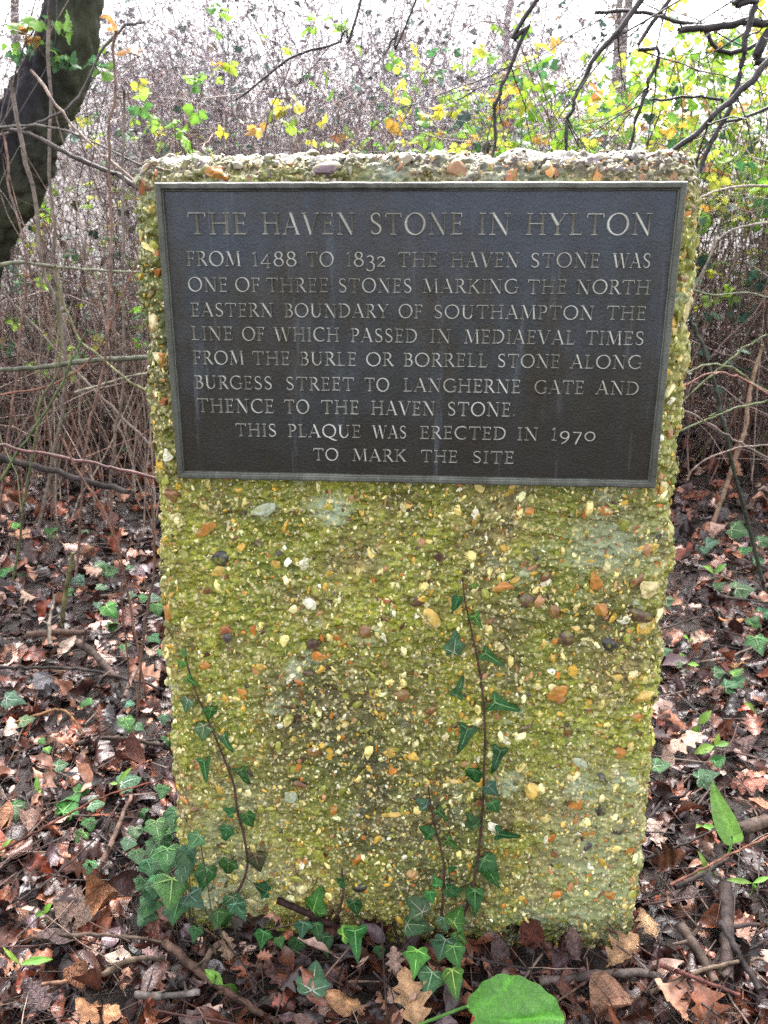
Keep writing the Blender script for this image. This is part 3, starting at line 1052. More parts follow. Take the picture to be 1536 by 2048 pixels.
def ivy_leaf(seed, narrow=False, wide=1.0, veins=True, simple=False):
    r = np.random.RandomState(seed)
    if narrow:
        half = [(0, 0), (.10, -.10), (.26, -.16), (.40, -.10), (.30, .10), (.22, .25), (.19, .42), (.10, .78), (0, 1.0)]
    elif simple:
        half = [(0, 0), (.13, -.09), (.30, -.06), (.42, .08), (.40, .28), (.30, .50), (.18, .74), (.08, .9), (0, 1.0)]
    else:
        half = [(0, 0), (.13, -.14), (.36, -.16), (.47, -.04), (.46, .06), (.62, .22), (.50, .36), (.36, .50), (.20, .76), (0, 1.0)]
    h = np.array(half) * (1 + r.uniform(-.1, .1, (len(half), 2)))
    h2 = np.array(half) * (1 + r.uniform(-.1, .1, (len(half), 2)))
    h[0] = h2[0] = 0
    h2[-1] = h[-1]
    R_ = h * np.array([wide, 1])
    L_ = h2 * np.array([-wide, 1])
    tips = [R_[-1], R_[3 if narrow else (5 if not simple else 4)], L_[3 if narrow else (5 if not simple else 4)]]
    if not narrow:
        tips += [R_[2], L_[2]]
    R2, L2 = spline(R_, 17), spline(L_, 17)
    out = np.vstack([R2, L2[-2:0:-1]])
    c = np.array([0, .16])
    m = len(out)
    fr = (.3, .55, .78, 1.0)
    rings = [c[None]] + [c + (out - c) * f for f in fr]
    P = np.vstack(rings)
    Z = r.uniform(-.30, .12) * np.abs(P[:, 0]) ** 1.3 + .14 * fbm(np.stack([P[:, 0] * 3, P[:, 1] * 3, np.full(len(P), seed * 1.7)], -1), 2, seed) - r.uniform(.05, .35) * (P[:, 1] - .2) ** 2
    V = np.stack([P[:, 0], P[:, 1], Z], -1)
    T = [(0, 1 + i, 1 + (i + 1) % m) for i in range(m)]
    Q = [(1 + q * m + i, 1 + (q + 1) * m + i, 1 + (q + 1) * m + (i + 1) % m, 1 + q * m + (i + 1) % m) for q in range(3) for i in range(m)]
    C = np.ones((len(V), 3))
    C[1 + 3 * m:] *= .8
    if veins:
        for t in tips:
            d = (t - np.array([0, .02])) * .9
            o = np.array([0, .02])
            nrm = np.array([-d[1], d[0]]) / np.linalg.norm(d)
            n0 = len(V)
            pp = [o - nrm * .026, o + nrm * .026, o + d * .5 + nrm * .016, o + d * .5 - nrm * .016, o + d]
            zz = []
            for q in pp:
                k = np.argmin(((P - q) ** 2).sum(1))
                wts = 1 / (((P - q) ** 2).sum(1) + 1e-3) ** 1.5
                zz.append((wts * Z).sum() / wts.sum() + .022)
            V = np.vstack([V, [(q[0], q[1], z) for q, z in zip(pp, zz)]])
            Q.append((n0, n0 + 1, n0 + 2, n0 + 3))
            T.append((n0 + 3, n0 + 2, n0 + 4))
            C = np.vstack([C, np.tile([[5.5, 2.9, 4.6]], (5, 1))])
    return V, np.array(T), np.array(Q), C


rr = np.random.RandomState(3)
T_OAK = [strip_leaf(oak_prof(rr), rr.uniform(-1.3, 1.3), rr.uniform(-2.0, 2.0), rr.uniform(.10, .22), i, rr.uniform(-.9, .9)) for i in range(20)]
T_OVA = [strip_leaf(ovate_prof(rr, rr.uniform(.18, .30)), rr.uniform(-1.4, 1.4), rr.uniform(-2.8, 2.8), rr.uniform(.08, .2), 40 + i, rr.uniform(-1.2, 1.2)) for i in range(20)]
T_DEAD = T_OAK + T_OVA
T_BRAM = [strip_leaf(toothed_prof(rr, rr.uniform(.28, .38), .22), rr.uniform(-1.3, .4), rr.uniform(-1.6, .8), .12, 80 + i, rr.uniform(-.5, .5)) for i in range(14)]
T_IVY = [ivy_leaf(100 + i, False, rr.uniform(.8, 1.05), False) for i in range(8)]

# ------------------------------------------------------------------ leaf litter and twig litter (uncountable)
DEAD_COL = [((.016, .008, .008), 4.5), ((.036, .015, .013), 5.5), ((.075, .027, .018), 4), ((.14, .048, .027), 2.4), ((.24, .09, .048), 1.6), ((.40, .20, .13), 1.2), ((.19, .04, .017), 1.2), ((.50, .33, .27), .9), ((.10, .062, .070), 1.5)]


def litter_pos(r, n):
    """denser where the photograph looks closest"""
    t = r.rand(n)
    y = .62 + 4.1 * t ** 1.25
    x = r.uniform(-1, 1, n) * (.55 + .52 * y)
    return x, y


r = np.random.RandomState(21)
mb = MB()
n = 20000
x, y = litter_pos(r, n)
inside = (np.abs(x - .03) < .31) & (y > .93) & (y < 1.13)
x, y = x[~inside], y[~inside]
n = len(x)
z = ground_z(x, y) + .004 + .028 * r.rand(n) ** 1.5
size = (.018 + .055 * r.rand(n) ** 1.5) * (1 + .1 * y)
ti = r.randint(0, len(T_DEAD), n)
rot = rot_zxy(r.uniform(0, 2 * PI, n), r.normal(0, .38, n), r.normal(0, .42, n))
batch(mb, T_DEAD, ti, np.stack([x, y, z], -1), rot, size, pick_col(r, DEAD_COL, n, .35))
o = link('leaf_litter', mb.mesh('leaf_litter', [M_DEAD]))
tag(o, 'wet brown carpet of fallen leaves covering the ground around the stone', 'leaf litter', kind='stuff')

TWIG_COL = [((.018, .011, .010), 4), ((.036, .021, .017), 3), ((.07, .038, .027), 2), ((.13, .08, .06), 1), ((.055, .02, .016), 2), ((.22, .155, .12), .4)]


def twig(mb, p, d, L, rad, r, col, segs=5, sides=4, wob=.06):
    d = np.asarray(d, float) / np.linalg.norm(d)
    t = np.linspace(0, 1, segs)
    pts = p + d[None] * (t * L)[:, None]
    pts[1:] += np.cumsum(r.normal(0, wob * L / segs, (segs - 1, 3)), 0)
    mb.tube(pts, rad * (1 - .45 * t), sides, col)
    return pts


mb = MB()
n = 9500
x, y = litter_pos(r, n)
cols = pick_col(r, TWIG_COL, n, .3)
for i in range(n):
    if abs(x[i] - .03) < .34 and .9 < y[i] < 1.15:
        continue
    a = r.uniform(0, 2 * PI)
    L = r.uniform(.03, .17)
    twig(mb, np.array([x[i], y[i], gz1(x[i], y[i]) + .012 + .03 * r.rand()]), (math.cos(a), math.sin(a), r.normal(0, .12)), L, (.0005 + .0019 * r.rand() ** 2), r, cols[i])
o = link('twig_litter', mb.mesh('twig_litter', [M_TWIG]))
tag(o, 'thin broken twigs strewn all through the wet leaf litter', 'twig litter', kind='stuff')


# ------------------------------------------------------------------ single fallen leaves that stand out
def ground_M(px, py, lift, yaw, tilt, roll, size):
    p = gp(px, py, .015)
    p = gp(px, py, gz1(p[0], p[1]) + lift)
    M = np.eye(4)
    M[:3, :3] = rot_zxy(yaw, tilt, roll)[0] * size
    M[:3, 3] = p
    return M


def centred(t):
    V, T, Q, C = t
    return V - np.array([0, .5, 0]), T, Q, C


TAN, PINK, PALE, RUST, MIDB, DARKB, GREYL = (.36, .21, .11), (.40, .23, .16), (.50, .38, .30), (.19, .055, .028), (.15, .075, .045), (.05, .028, .025), (.30, .27, .28)
DL = [  # px, py, length m, yaw, shape, colour, tilt, label
    (822, 2003, .080, .3, 'oak', TAN, .1, 'large tan oak leaf lying flat in front of the ivy clump at the stone foot'),
    (205, 1808, .066, -.65, 'roll', (.25, .105, .045), .2, 'long curled orange brown leaf standing on edge left of the stone foot'),
    (1062, 1868, .050, .2, 'roll', (.12, .035, .022), 1.0, 'curled dark red leaf propped upright against the stone foot'),
    (1245, 1905, .062, -1.0, 'oak', TAN, .2, 'tan lobed leaf lying before the right corner of the stone'),
    (200, 2030, .070, 1.4, 'oak', (.42, .2, .1), .1, 'broad orange leaf at the bottom edge of the view, left of the seedling'),
    (690, 2005, .060, 1.1, 'ovate', (.33, .17, .08), .2, 'smooth orange brown leaf between the seedling and the large oak leaf'),
    (125, 1880, .075, 1.7, 'ovate', DARKB, .1, 'wide dark purple brown leaf lying below the curled orange leaf'),
    (160, 1950, .045, .4, 'roll', (.2, .08, .035), .5, 'small brown curled leaf beside the grey stick in the left corner'),
    (75, 1995, .055, .9, 'oak', (.10, .06, .06), .1, 'dull mauve leaf in the lower left corner of the ground'),
    (238, 1915, .052, 1.3, 'ovate', PALE, .1, 'pale pinkish white leaf left of the thick broken stick'),
    (430, 1935, .040, 1.2, 'ovate', GREYL, .1, 'small grey white leaf just above the bright green seedling'),
    (30, 1830, .055, 1.5, 'oak', MIDB, .1, 'mid brown oak leaf at the left edge beside the long grey twig'),
    (45, 1770, .045, .2, 'ovate', GREYL, .1, 'silvery grey leaf at the left edge above the brown oak leaf'),
    (145, 1820, .065, .6, 'plank', (.09, .05, .035), .1, 'flat dark bark flake behind the curled orange leaf'),
    (12, 1640, .06, .1, 'ovate', (.27, .12, .06), .2, 'rust orange leaf half cut by the left edge of the view'),
    (60, 1640, .05, .2, 'roll', (.22, .13, .1), .3, 'thin curled beige leaf beside the big ivy leaf at the left'),
    (18, 1465, .060, .2, 'oak', PALE, .1, 'pale cream oak leaf lying at the left edge of the litter'),
    (165, 1510, .045, .3, 'oak', (.30, .16, .09), .4, 'upright tan oak leaf in the middle of the left litter'),
    (85, 1362, .055, .4, 'plank', (.11, .10, .11), .1, 'grey slate coloured bark chip lying flat in the left litter'),
    (265, 1520, .070, 1.2, 'roll', (.13, .045, .03), .2, 'dark red brown curled leaf left of the stone edge'),
    (135, 1300, .065, -.6, 'ovate', (.46, .33, .26), .3, 'long pale folded leaf beside the forked brown stump sticks'),
    (200, 1318, .055, .2, 'oak', (.40, .2, .14), .2, 'pinkish oak leaf lying below the forked brown stump sticks'),
    (255, 1235, .06, .1, 'oak', (.15, .06, .045), .6, 'dark red crumpled leaf caught at the foot of the thin shoots'),
    (190, 1145, .06, 1.2, 'oak', (.42, .24, .18), .2, 'pink brown leaf behind the upright mossy stick'),
    (155, 1115, .06, .7, 'ovate', (.36, .23, .18), .4, 'rounded beige leaf leaning behind the mossy stick'),
    (60, 1195, .055, 1.3, 'oak', (.38, .24, .17), .2, 'tan leaf left of the upright mossy stick'),
    (285, 1110, .05, .5, 'oak', (.34, .2, .16), .3, 'small pink leaf close to the left edge of the stone'),
    (50, 1075, .07, 1.0, 'oak', (.42, .22, .13), .2, 'bright tan oak leaf far back at the left edge'),
    (300, 1300, .055, .2, 'oak', (.40, .26, .2), .1, 'pale pink oak leaf tucked against the left side of the stone'),
    (1370, 1480, .085, 1.9, 'oak', (.46, .30, .23), .3, 'long pale pink torn oak leaf right of the stone'),
    (1312, 1665, .055, .1, 'oak', (.48, .34, .28), .4, 'pale crumpled oak leaf touching the right side of the stone'),
    (1300, 1840, .055, .2, 'oak', (.32, .19, .1), .5, 'upright tan oak leaf at the right corner of the stone foot'),
    (1500, 1560, .08, 1.2, 'oak', (.30, .11, .075), .2, 'broad red brown oak leaf behind the green arum blade'),
    (1520, 1600, .07, .5, 'ovate', (.36, .17, .1), .3, 'orange brown leaf right of the green arum blade'),
    (1475, 1110, .055, .3, 'oak', (.38, .16, .08), .3, 'orange oak leaf under the pale ivy at the far right'),
    (1435, 1118, .050, .9, 'oak', (.44, .26, .24), .2, 'pink lobed leaf left of the orange oak leaf at the far right'),
    (1400, 985, .07, 1.4, 'oak', (.22, .055, .025), .2, 'deep rust red oak leaf in the shade right of the stone'),
    (1475, 940, .07, .4, 'oak', (.36, .17, .10), .4, 'orange brown oak leaf leaning by the bramble stems at the right'),
    (1400, 1280, .06, 1.7, 'oak', (.44, .28, .2), .3, 'tan oak leaf with a hole beside the stone at the right'),
    (1465, 1245, .075, 1.6, 'ovate', (.36, .15, .05), .2, 'long bright orange leaf under the dark ivy leaf at the right'),
    (1470, 1325, .055, 1.0, 'ovate', (.25, .13, .045), .3, 'smooth ochre brown leaf below the veined ivy leaf at the right'),
    (1440, 1375, .08, 1.3, 'ovate', (.20, .12, .075), .1, 'broad flat dull brown leaf lying in the right litter'),
    (1360, 1365, .05, .1, 'ovate', (.12, .085, .09), .5, 'small upright mauve leaf right of the stone'),
    (1480, 1480, .085, 1.75, 'ovate', (.07, .03, .026), .2, 'long dark maroon leaf in the right litter'),
    (1315, 1435, .05, .5, 'oak', (.22, .06, .04), .5, 'little crumpled red leaf beside the right edge of the stone'),
    (1330, 1520, .05, .2, 'ovate', (.3, .2, .15), .4, 'beige leaf between the stone and the long pink oak leaf'),
    (1350, 1780, .085, 1.4, 'ovate', (.085, .055, .05), .2, 'long wrinkled dark leaf at the right of the stone corner'),
    (1480, 1850, .06, .2, 'oak', (.3, .16, .12), .3, 'brown leaf at the right edge among the thick sticks'),
    (1150, 1890, .05, .3, 'ovate', (.10, .055, .05), .7, 'dark upright leaf before the middle right of the stone foot'),
    (1000, 1905, .05, .2, 'ovate', (.075, .045, .045), .3, 'dark mauve leaf below the curled dark red leaf'),
    (1225, 2010, .07, 1.7, 'roll', (.3, .16, .1), .2, 'long rolled tan leaf at the bottom right of the ground'),
    (1140, 1975, .055, .1, 'ovate', (.12, .05, .035), .3, 'reddish brown leaf right of the big blurred green leaf'),
    (560, 1950, .06, .8, 'oak', (.11, .05, .04), .1, 'dark reddish oak leaf between the seedling and the big ivy leaf'),
    (790, 1925, .04, .1, 'oak', (.36, .24, .19), .2, 'small pinkish leaf above the large tan oak leaf'),
    (455, 1895, .04, .3, 'oak', (.34, .22, .15), .4, 'small beige leaf below the thick broken stick'),
    (310, 1920, .045, 1.1, 'oak', (.22, .13, .12), .1, 'mauve pink leaf under the thick broken stick'),
]
rr = np.random.RandomState(77)
for px, py, L, yaw, shp, colr, tilt, lab in DL:
    if shp == 'oak':
        t = strip_leaf(oak_prof(rr), rr.uniform(-1., 1.), rr.uniform(-1.4, 1.4), rr.uniform(.10, .18), rr.randint(900), rr.uniform(-.4, .4), (-1, -.7, -.35, 0, .35, .7, 1))
    elif shp == 'ovate':
        t = strip_leaf(ovate_prof(rr, rr.uniform(.20, .29)), rr.uniform(-.9, .9), rr.uniform(-1.6, 1.6), .15, rr.randint(900), rr.uniform(-.5, .5), (-1, -.7, -.35, 0, .35, .7, 1))
    elif shp == 'roll':
        t = strip_leaf(ovate_prof(rr, .34), rr.uniform(-.5, .5), 2.4, .14, rr.randint(900), rr.uniform(-.8, .8), (-1, -.7, -.35, 0, .35, .7, 1))
    else:
        t = strip_leaf([(0, .3), (.1, .34), (.3, .33), (.5, .36), (.7, .3), (.9, .32), (1, .1)], .2, .2, .03, rr.randint(900))
    V, T, Q, C = centred(t)
    mbl = MB()
    mbl.add(V, T, Q, np.array(colr)[None] * .85 * C * (1 + .3 * fbm(V * 9 + px, 3, 3))[:, None])
    L *= 1.02
    M = ground_M(px, py, .030 + .35 * L * math.sin(abs(tilt)), yaw, tilt * (1 if yaw < 1 else -1), rr.normal(0, .15), L)
    o = link('dead_leaf' if shp != 'plank' else 'bark_flake', mbl.mesh('dead_leaf', [M_DEAD1]), None, M)
    tag(o, lab, 'leaf' if shp != 'plank' else 'bark', 'fallen leaves in the litter' if shp != 'plank' else 'bark chips in the litter')


# ------------------------------------------------------------------ single fallen sticks
def stick(name, pts_w, r0, r1, colr, lab, seed, cat='stick', knots=True, group='fallen sticks'):
    rs = np.random.RandomState(seed)
    n = 22
    r0, r1 = r0 * .8, r1 * .75
    P = spline(pts_w, n)
    L = np.linalg.norm(np.diff(P, axis=0), axis=1).sum()
    P[1:-1] += rs.normal(0, L * .004, (n - 2, 3))
    rad = np.linspace(r0, r1, n) * (1 + .12 * fbm(np.stack([np.arange(n) * .9, np.zeros(n), np.full(n, seed)], -1), 2, 3))
    c = .5 * np.array(colr)[None] * (1 + .8 * fbm(np.stack([np.arange(n) * .5, np.ones(n), np.full(n, seed)], -1), 2, 8))[:, None]
    m = MB()
    m.tube(P, rad, 8, c)
    if knots:
        for _ in range(3):
            k = rs.randint(2, n - 3)
            d = rs.normal(size=3)
            twig(m, P[k], d, r0 * rs.uniform(2.5, 6), r0 * .45, rs, c[k], 4, 5)
    return tag(link(name, m.mesh(name, [M_STICK])), lab, cat, group)


def gpts(lst):
    out = []
    for q in lst:
        p = gp(q[0], q[1], .02)
        out.append(gp(q[0], q[1], gz1(p[0], p[1]) + q[2]))
    return out


ST = [([(70, 1875, .035), (200, 1870, .04), (330, 1885, .035)], .0042, .003, (.16, .11, .08), 'long straight grey brown twig running across the lower left litter'),
      ([(330, 1885, .04), (400, 1945, .035), (470, 1995, .03), (560, 2048, .03)], .008, .005, (.13, .075, .055), 'thick crooked broken stick slanting past the bright seedling'),
      ([(205, 1950, .035), (260, 1920, .04), (330, 1915, .045)], .005, .004, (.2, .14, .10), 'pale bent stick under the thick broken stick'),
      ([(270, 1990, .04), (330, 1992, .04), (400, 1985, .04)], .006, .005, (.24, .2, .18), 'peeling grey stick left of the bright seedling'),
      ([(400, 1955, .03), (420, 1905, .045), (440, 1885, .06)], .006, .005, (.12, .08, .06), 'short upright broken branch end beside the ivy at the stone foot'),
      ([(30, 1975, .03), (120, 1965, .035), (160, 1958, .03)], .004, .003, (.30, .16, .10), 'orange brown twig in the lower left corner'),
      ([(205, 1725, .045), (225, 1680, .05), (250, 1620, .04), (265, 1590, .04)], .006, .004, (.18, .11, .085), 'pale brown knobbly stick left of the stone foot'),
      ([(0, 1700, .05), (90, 1655, .06), (190, 1600, .06), (300, 1565, .06)], .0025, .0018, (.16, .05, .035), 'thin red stem crossing the left litter towards the stone'),
      ([(0, 1815, .05), (80, 1775, .06), (190, 1675, .06), (240, 1605, .06)], .0022, .0015, (.06, .04, .035), 'thin dark twig running diagonally up the left litter'),
      ([(1300, 1985, .035), (1420, 1935, .05), (1536, 1915, .05)], .004, .003, (.2, .14, .1), 'slim tan twig lying across the lower right corner'),
      ([(1080, 1965, .03), (1180, 1952, .04), (1290, 1945, .04), (1330, 1960, .04)], .008, .006, (.17, .13, .115), 'thick lichen spotted branch in front of the right half of the stone'),
      ([(1450, 1770, .05), (1455, 1860, .05), (1452, 1960, .04)], .012, .012, (.075, .05, .045), 'thick dark log piece at the right edge below the arum'),
      ([(1360, 1850, .045), (1395, 1900, .045), (1430, 1965, .04)], .010, .008, (.11, .075, .06), 'stout brown branch leaning among the sticks right of the stone'),
      ([(1440, 1845, .055), (1480, 1910, .055), (1520, 1980, .05)], .007, .006, (.04, .03, .03), 'black forked stick at the right edge of the ground'),
      ([(1320, 1930, .05), (1400, 1960, .05), (1480, 1990, .045)], .004, .003, (.17, .06, .05), 'reddish short stem in the lower right litter'),
      ([(1240, 1730, .03), (1340, 1700, .05), (1500, 1625, .06)], .003, .002, (.06, .042, .04), 'thin black twig slanting right from the stone edge'),
      ([(1340, 1770, .05), (1430, 1725, .06), (1536, 1672, .06)], .0028, .002, (.26, .11, .07), 'orange red stem slanting below the arum leaf'),
      ([(1350, 1775, .04), (1420, 1740, .045), (1460, 1715, .05)], .005, .004, (.07, .05, .045), 'dark brown stick under the orange red stem'),
      ([(1296, 1640, .04), (1330, 1600, .04), (1370, 1590, .05), (1380, 1560, .05)], .004, .0025, (.035, .026, .026), 'crooked dark twig beside the right side of the stone'),
      ([(1480, 1660, .045), (1536, 1640, .05)], .014, .014, (.16, .11, .085), 'cut end of a thick pale branch at the right edge behind the arum'),
      ([(1400, 1180, .03), (1460, 1195, .035), (1536, 1205, .03)], .005, .004, (.11, .08, .07), 'grey brown stick lying behind the ivy at the right'),
      ([(1320, 1260, .03), (1400, 1235, .035), (1470, 1245, .03)], .003, .002, (.10, .075, .06), 'slender twig right of the stone under the tan leaf'),
      ([(1370, 1330, .035), (1450, 1315, .04), (1520, 1290, .04)], .004, .003, (.27, .2, .16), 'pale dry stick lying in the right litter'),
      ([(125, 1250, .02), (128, 1200, .09), (140, 1140, .17), (146, 1105, .21)], .0075, .0055, (.22, .2, .10), 'upright mossy stick with a pale cut top in the left litter'),
      ([(55, 1270, .04), (110, 1265, .045), (180, 1265, .04)], .011, .009, (.14, .085, .065), 'thick brown stump root below the upright mossy stick'),
      ([(155, 1285, .045), (190, 1310, .045), (235, 1360, .04)], .012, .009, (.13, .085, .07), 'thick fork of brown wood under the pink oak leaf'),
      ([(100, 1290, .05), (100, 1240, .06), (110, 1190, .07)], .006, .004, (.25, .2, .16), 'pale grey broken twig left of the mossy stick'),
      ([(250, 1395, .05), (262, 1360, .05), (275, 1335, .05)], .006, .005, (.24, .16, .13), 'short pinkish stick by the left side of the stone'),
      ([(30, 1445, .04), (110, 1420, .05), (140, 1430, .05), (165, 1470, .04)], .0035, .003, (.27, .14, .06), 'bent orange twig arching over the left litter'),
      ([(0, 1335, .04), (100, 1335, .05), (200, 1345, .05), (330, 1380, .04)], .005, .004, (.06, .045, .042), 'dark straight stick running to the left side of the stone'),
      ([(150, 1490, .04), (220, 1475, .045), (330, 1490, .04)], .006, .005, (.08, .055, .045), 'dark brown branch piece left of the lower stone'),
      ]
for i, (pts, r0, r1, colr, lab) in enumerate(ST):
    stick('fallen_stick', gpts(pts), r0, r1, colr, lab, 300 + i)
# the stick leaning on the stone foot
p0 = s2w(*[sp(555, 1798, -.012)[0], -.014, sp(555, 1798, -.012)[1]])
stick('leaning_stick', [p0, (p0 + gp(700, 1868, .02)) / 2 + [0, 0, .002], gp(700, 1868, .02)], .0062, .0058, (.055, .025, .022), 'dark wet stick with a cut end leaning on the front of the stone foot', 333, group=None)

# ------------------------------------------------------------------ ivy
IVY_D, IVY_M, IVY_L, IVY_T = (.013, .066, .015), (.021, .095, .019), (.04, .15, .022), (.034, .092, .042)


def leaf_mesh(name, t, colr, mat, seed=0):
    V, T, Q, C = t
    m = MB()
    rv = np.random.RandomState(int(abs(V).sum() * 1e4) % 99991)
    colr = np.array(colr) * rv.uniform(.7, 1.35) * np.array([rv.uniform(.8, 1.5), 1, rv.uniform(.7, 1.2)])
    m.add(V, T, Q, np.clip(np.array(colr)[None] * C * (1 + .2 * fbm(V * 5 + seed, 2, 3))[:, None], 0, .8))
    return m.mesh(name, [mat])


def vine(path, leaves, lab, seed):
    rs = np.random.RandomState(seed)
    pts = []
    for px, py in path:
        x, z = sp(px, py, -.006)
        pts.append(s2w(x, -.0065, z))
    root = pts[-1]
    M = np.eye(4)
    M[:3, 3] = root
    t = thing('ivy_vine', lab, 'ivy', group='ivy stems climbing the stone', M=M)
    P = spline(pts, 40)
    P += SY[None] * (.0015 * fbm(np.stack([np.arange(40) * .8, np.zeros(40), np.full(40, seed)], -1), 2, 2))[:, None]
    m = MB()
    m.tube(P, np.linspace(.0011, .0022, 40), 6, (.055, .028, .022))
    for k in range(4, 38, 2):                                        # clinging rootlets
        twig(m, P[k], SX * rs.uniform(-1, 1) + SY * .6 + SZ * rs.uniform(-.4, .4), .007, .0006, rs, (.07, .035, .025), 3, 3)
    lv = []
    for px, py, size, ang, colr, nar in leaves:
        x, z = sp(px, py, -.014)
        c = s2w(x, -.013 - .006 * rs.rand(), z)
        d = SX * math.sin(ang) + SZ * math.cos(ang)                   # tip direction, ang clockwise from up
        out = -SY + .35 * rs.normal() * SX + .25 * SZ + rs.normal(0, .15) * SZ
        d = d - out * (d @ out) / (out @ out)
        d /= np.linalg.norm(d)
        zax = out / np.linalg.norm(out)
        xax = np.cross(d, zax)
        S = size * .00064
        Ml = np.eye(4)
        Ml[:3, 0], Ml[:3, 1], Ml[:3, 2] = xax * S, d * S, zax * S
        Ml[:3, 3] = c - d * S * .45
        lv.append((Ml, ivy_leaf(seed * 50 + len(lv), nar == 1, simple=nar == 2, wide=.85), colr))
        k = np.argmin(((P - Ml[:3, 3]) ** 2).sum(1))                  # stalk
        mid = (P[k] + Ml[:3, 3]) / 2 - SY * .003
        m.tube(spline([P[k], mid, Ml[:3, 3]], 5), .0006, 4, (.08, .06, .03))
    link('stem', m.mesh('stem', [M_TWIG]), t)
    for i, (Ml, tm, colr) in enumerate(lv):
        link('ivy_leaf', leaf_mesh('ivy_leaf', tm, colr, M_IVY1, i), t, Ml)
    return t


vine([(925, 1155), (930, 1200), (945, 1270), (957, 1330), (965, 1385), (970, 1460), (968, 1540), (966, 1600), (960, 1680), (950, 1750), (935, 1810), (920, 1850)],
     [(910, 1285, 46, .2, IVY_T, 0), (957, 1245, 36, 2.6, IVY_M, 1), (988, 1318, 48, 2.2, IVY_D, 1), (920, 1368, 44, .3, IVY_D, 1), (1014, 1410, 62, 1.9, IVY_D, 1), (926, 1478, 60, 3.5, IVY_D, 1), (992, 1520, 58, 3.5, IVY_D, 1),
      (950, 1553, 40, 2.9, IVY_D, 0), (985, 1578, 34, 2.4, IVY_T, 0), (990, 1612, 32, 2.6, IVY_D, 0), (942, 1640, 36, -.6, IVY_D, 0), (1018, 1667, 52, 1.6, IVY_D, 1), (980, 1745, 70, 2.6, IVY_M, 2), (912, 1205, 34, 3.6, IVY_D, 2),
      (950, 1168, 14, 1.2, IVY_L, 2), (905, 1783, 34, 2.0, IVY_D, 0), (950, 1800, 60, 3.1, IVY_D, 2)],
     'tall ivy stem climbing the stone right of its middle with dark arrow shaped leaves', 1)
vine([(856, 1572), (865, 1630), (880, 1690), (888, 1730), (886, 1800), (880, 1850)],
     [(842, 1603, 30, -1.0, IVY_T, 0), (850, 1660, 34, -1.2, IVY_D, 0), (886, 1630, 34, 2.4, IVY_D, 1), (908, 1692, 42, 2.0, IVY_M, 1), (912, 1778, 26, 1.5, IVY_D, 0), (905, 1738, 22, 1.5, IVY_M, 2), (872, 1757, 26, -.3, IVY_M, 0)],
     'short ivy stem on the stone just left of the tall ivy stem', 2)
vine([(368, 1300), (385, 1365), (405, 1415), (425, 1460), (450, 1520), (468, 1570), (475, 1620), (490, 1680), (495, 1730), (480, 1775), (450, 1815), (420, 1840)],
     [(388, 1362, 32, 2.2, IVY_M, 1), (375, 1408, 30, 3.3, IVY_T, 0), (420, 1428, 32, 3.4, IVY_M, 0), (405, 1468, 38, 3.2, IVY_T, 0), (456, 1486, 42, 2.5, IVY_M, 1), (412, 1537, 48, 3.1, IVY_M, 1), (490, 1558, 48, 2.7, IVY_D, 1),
      (457, 1622, 26, -1.0, IVY_M, 0), (500, 1638, 36, 2.7, IVY_D, 0), (452, 1670, 36, 3.3, IVY_D, 0), (515, 1727, 46, 2.9, (.03, .045, .015), 0), (456, 1737, 44, 3.3, IVY_M, 0), (410, 1757, 52, 3.6, IVY_M, 0), (522, 1775, 40, -1.3, IVY_D, 0),
      (368, 1303, 18, .3, IVY_L, 0), (362, 1330, 22, 3.6, IVY_L, 0), (470, 1815, 52, 2.9, IVY_T, 0), (448, 1840, 44, 3.3, IVY_M, 0)],
     'ivy stem climbing the left part of the stone face', 3)
vine([(684, 1735), (686, 1790), (670, 1850)], [(682, 1762, 26, .5, IVY_D, 0), (632, 1800, 60, .2, IVY_M, 0), (712, 1812, 46, 2.9, IVY_D, 2)],
     'small ivy shoot low on the stone above the leaning stick', 4)


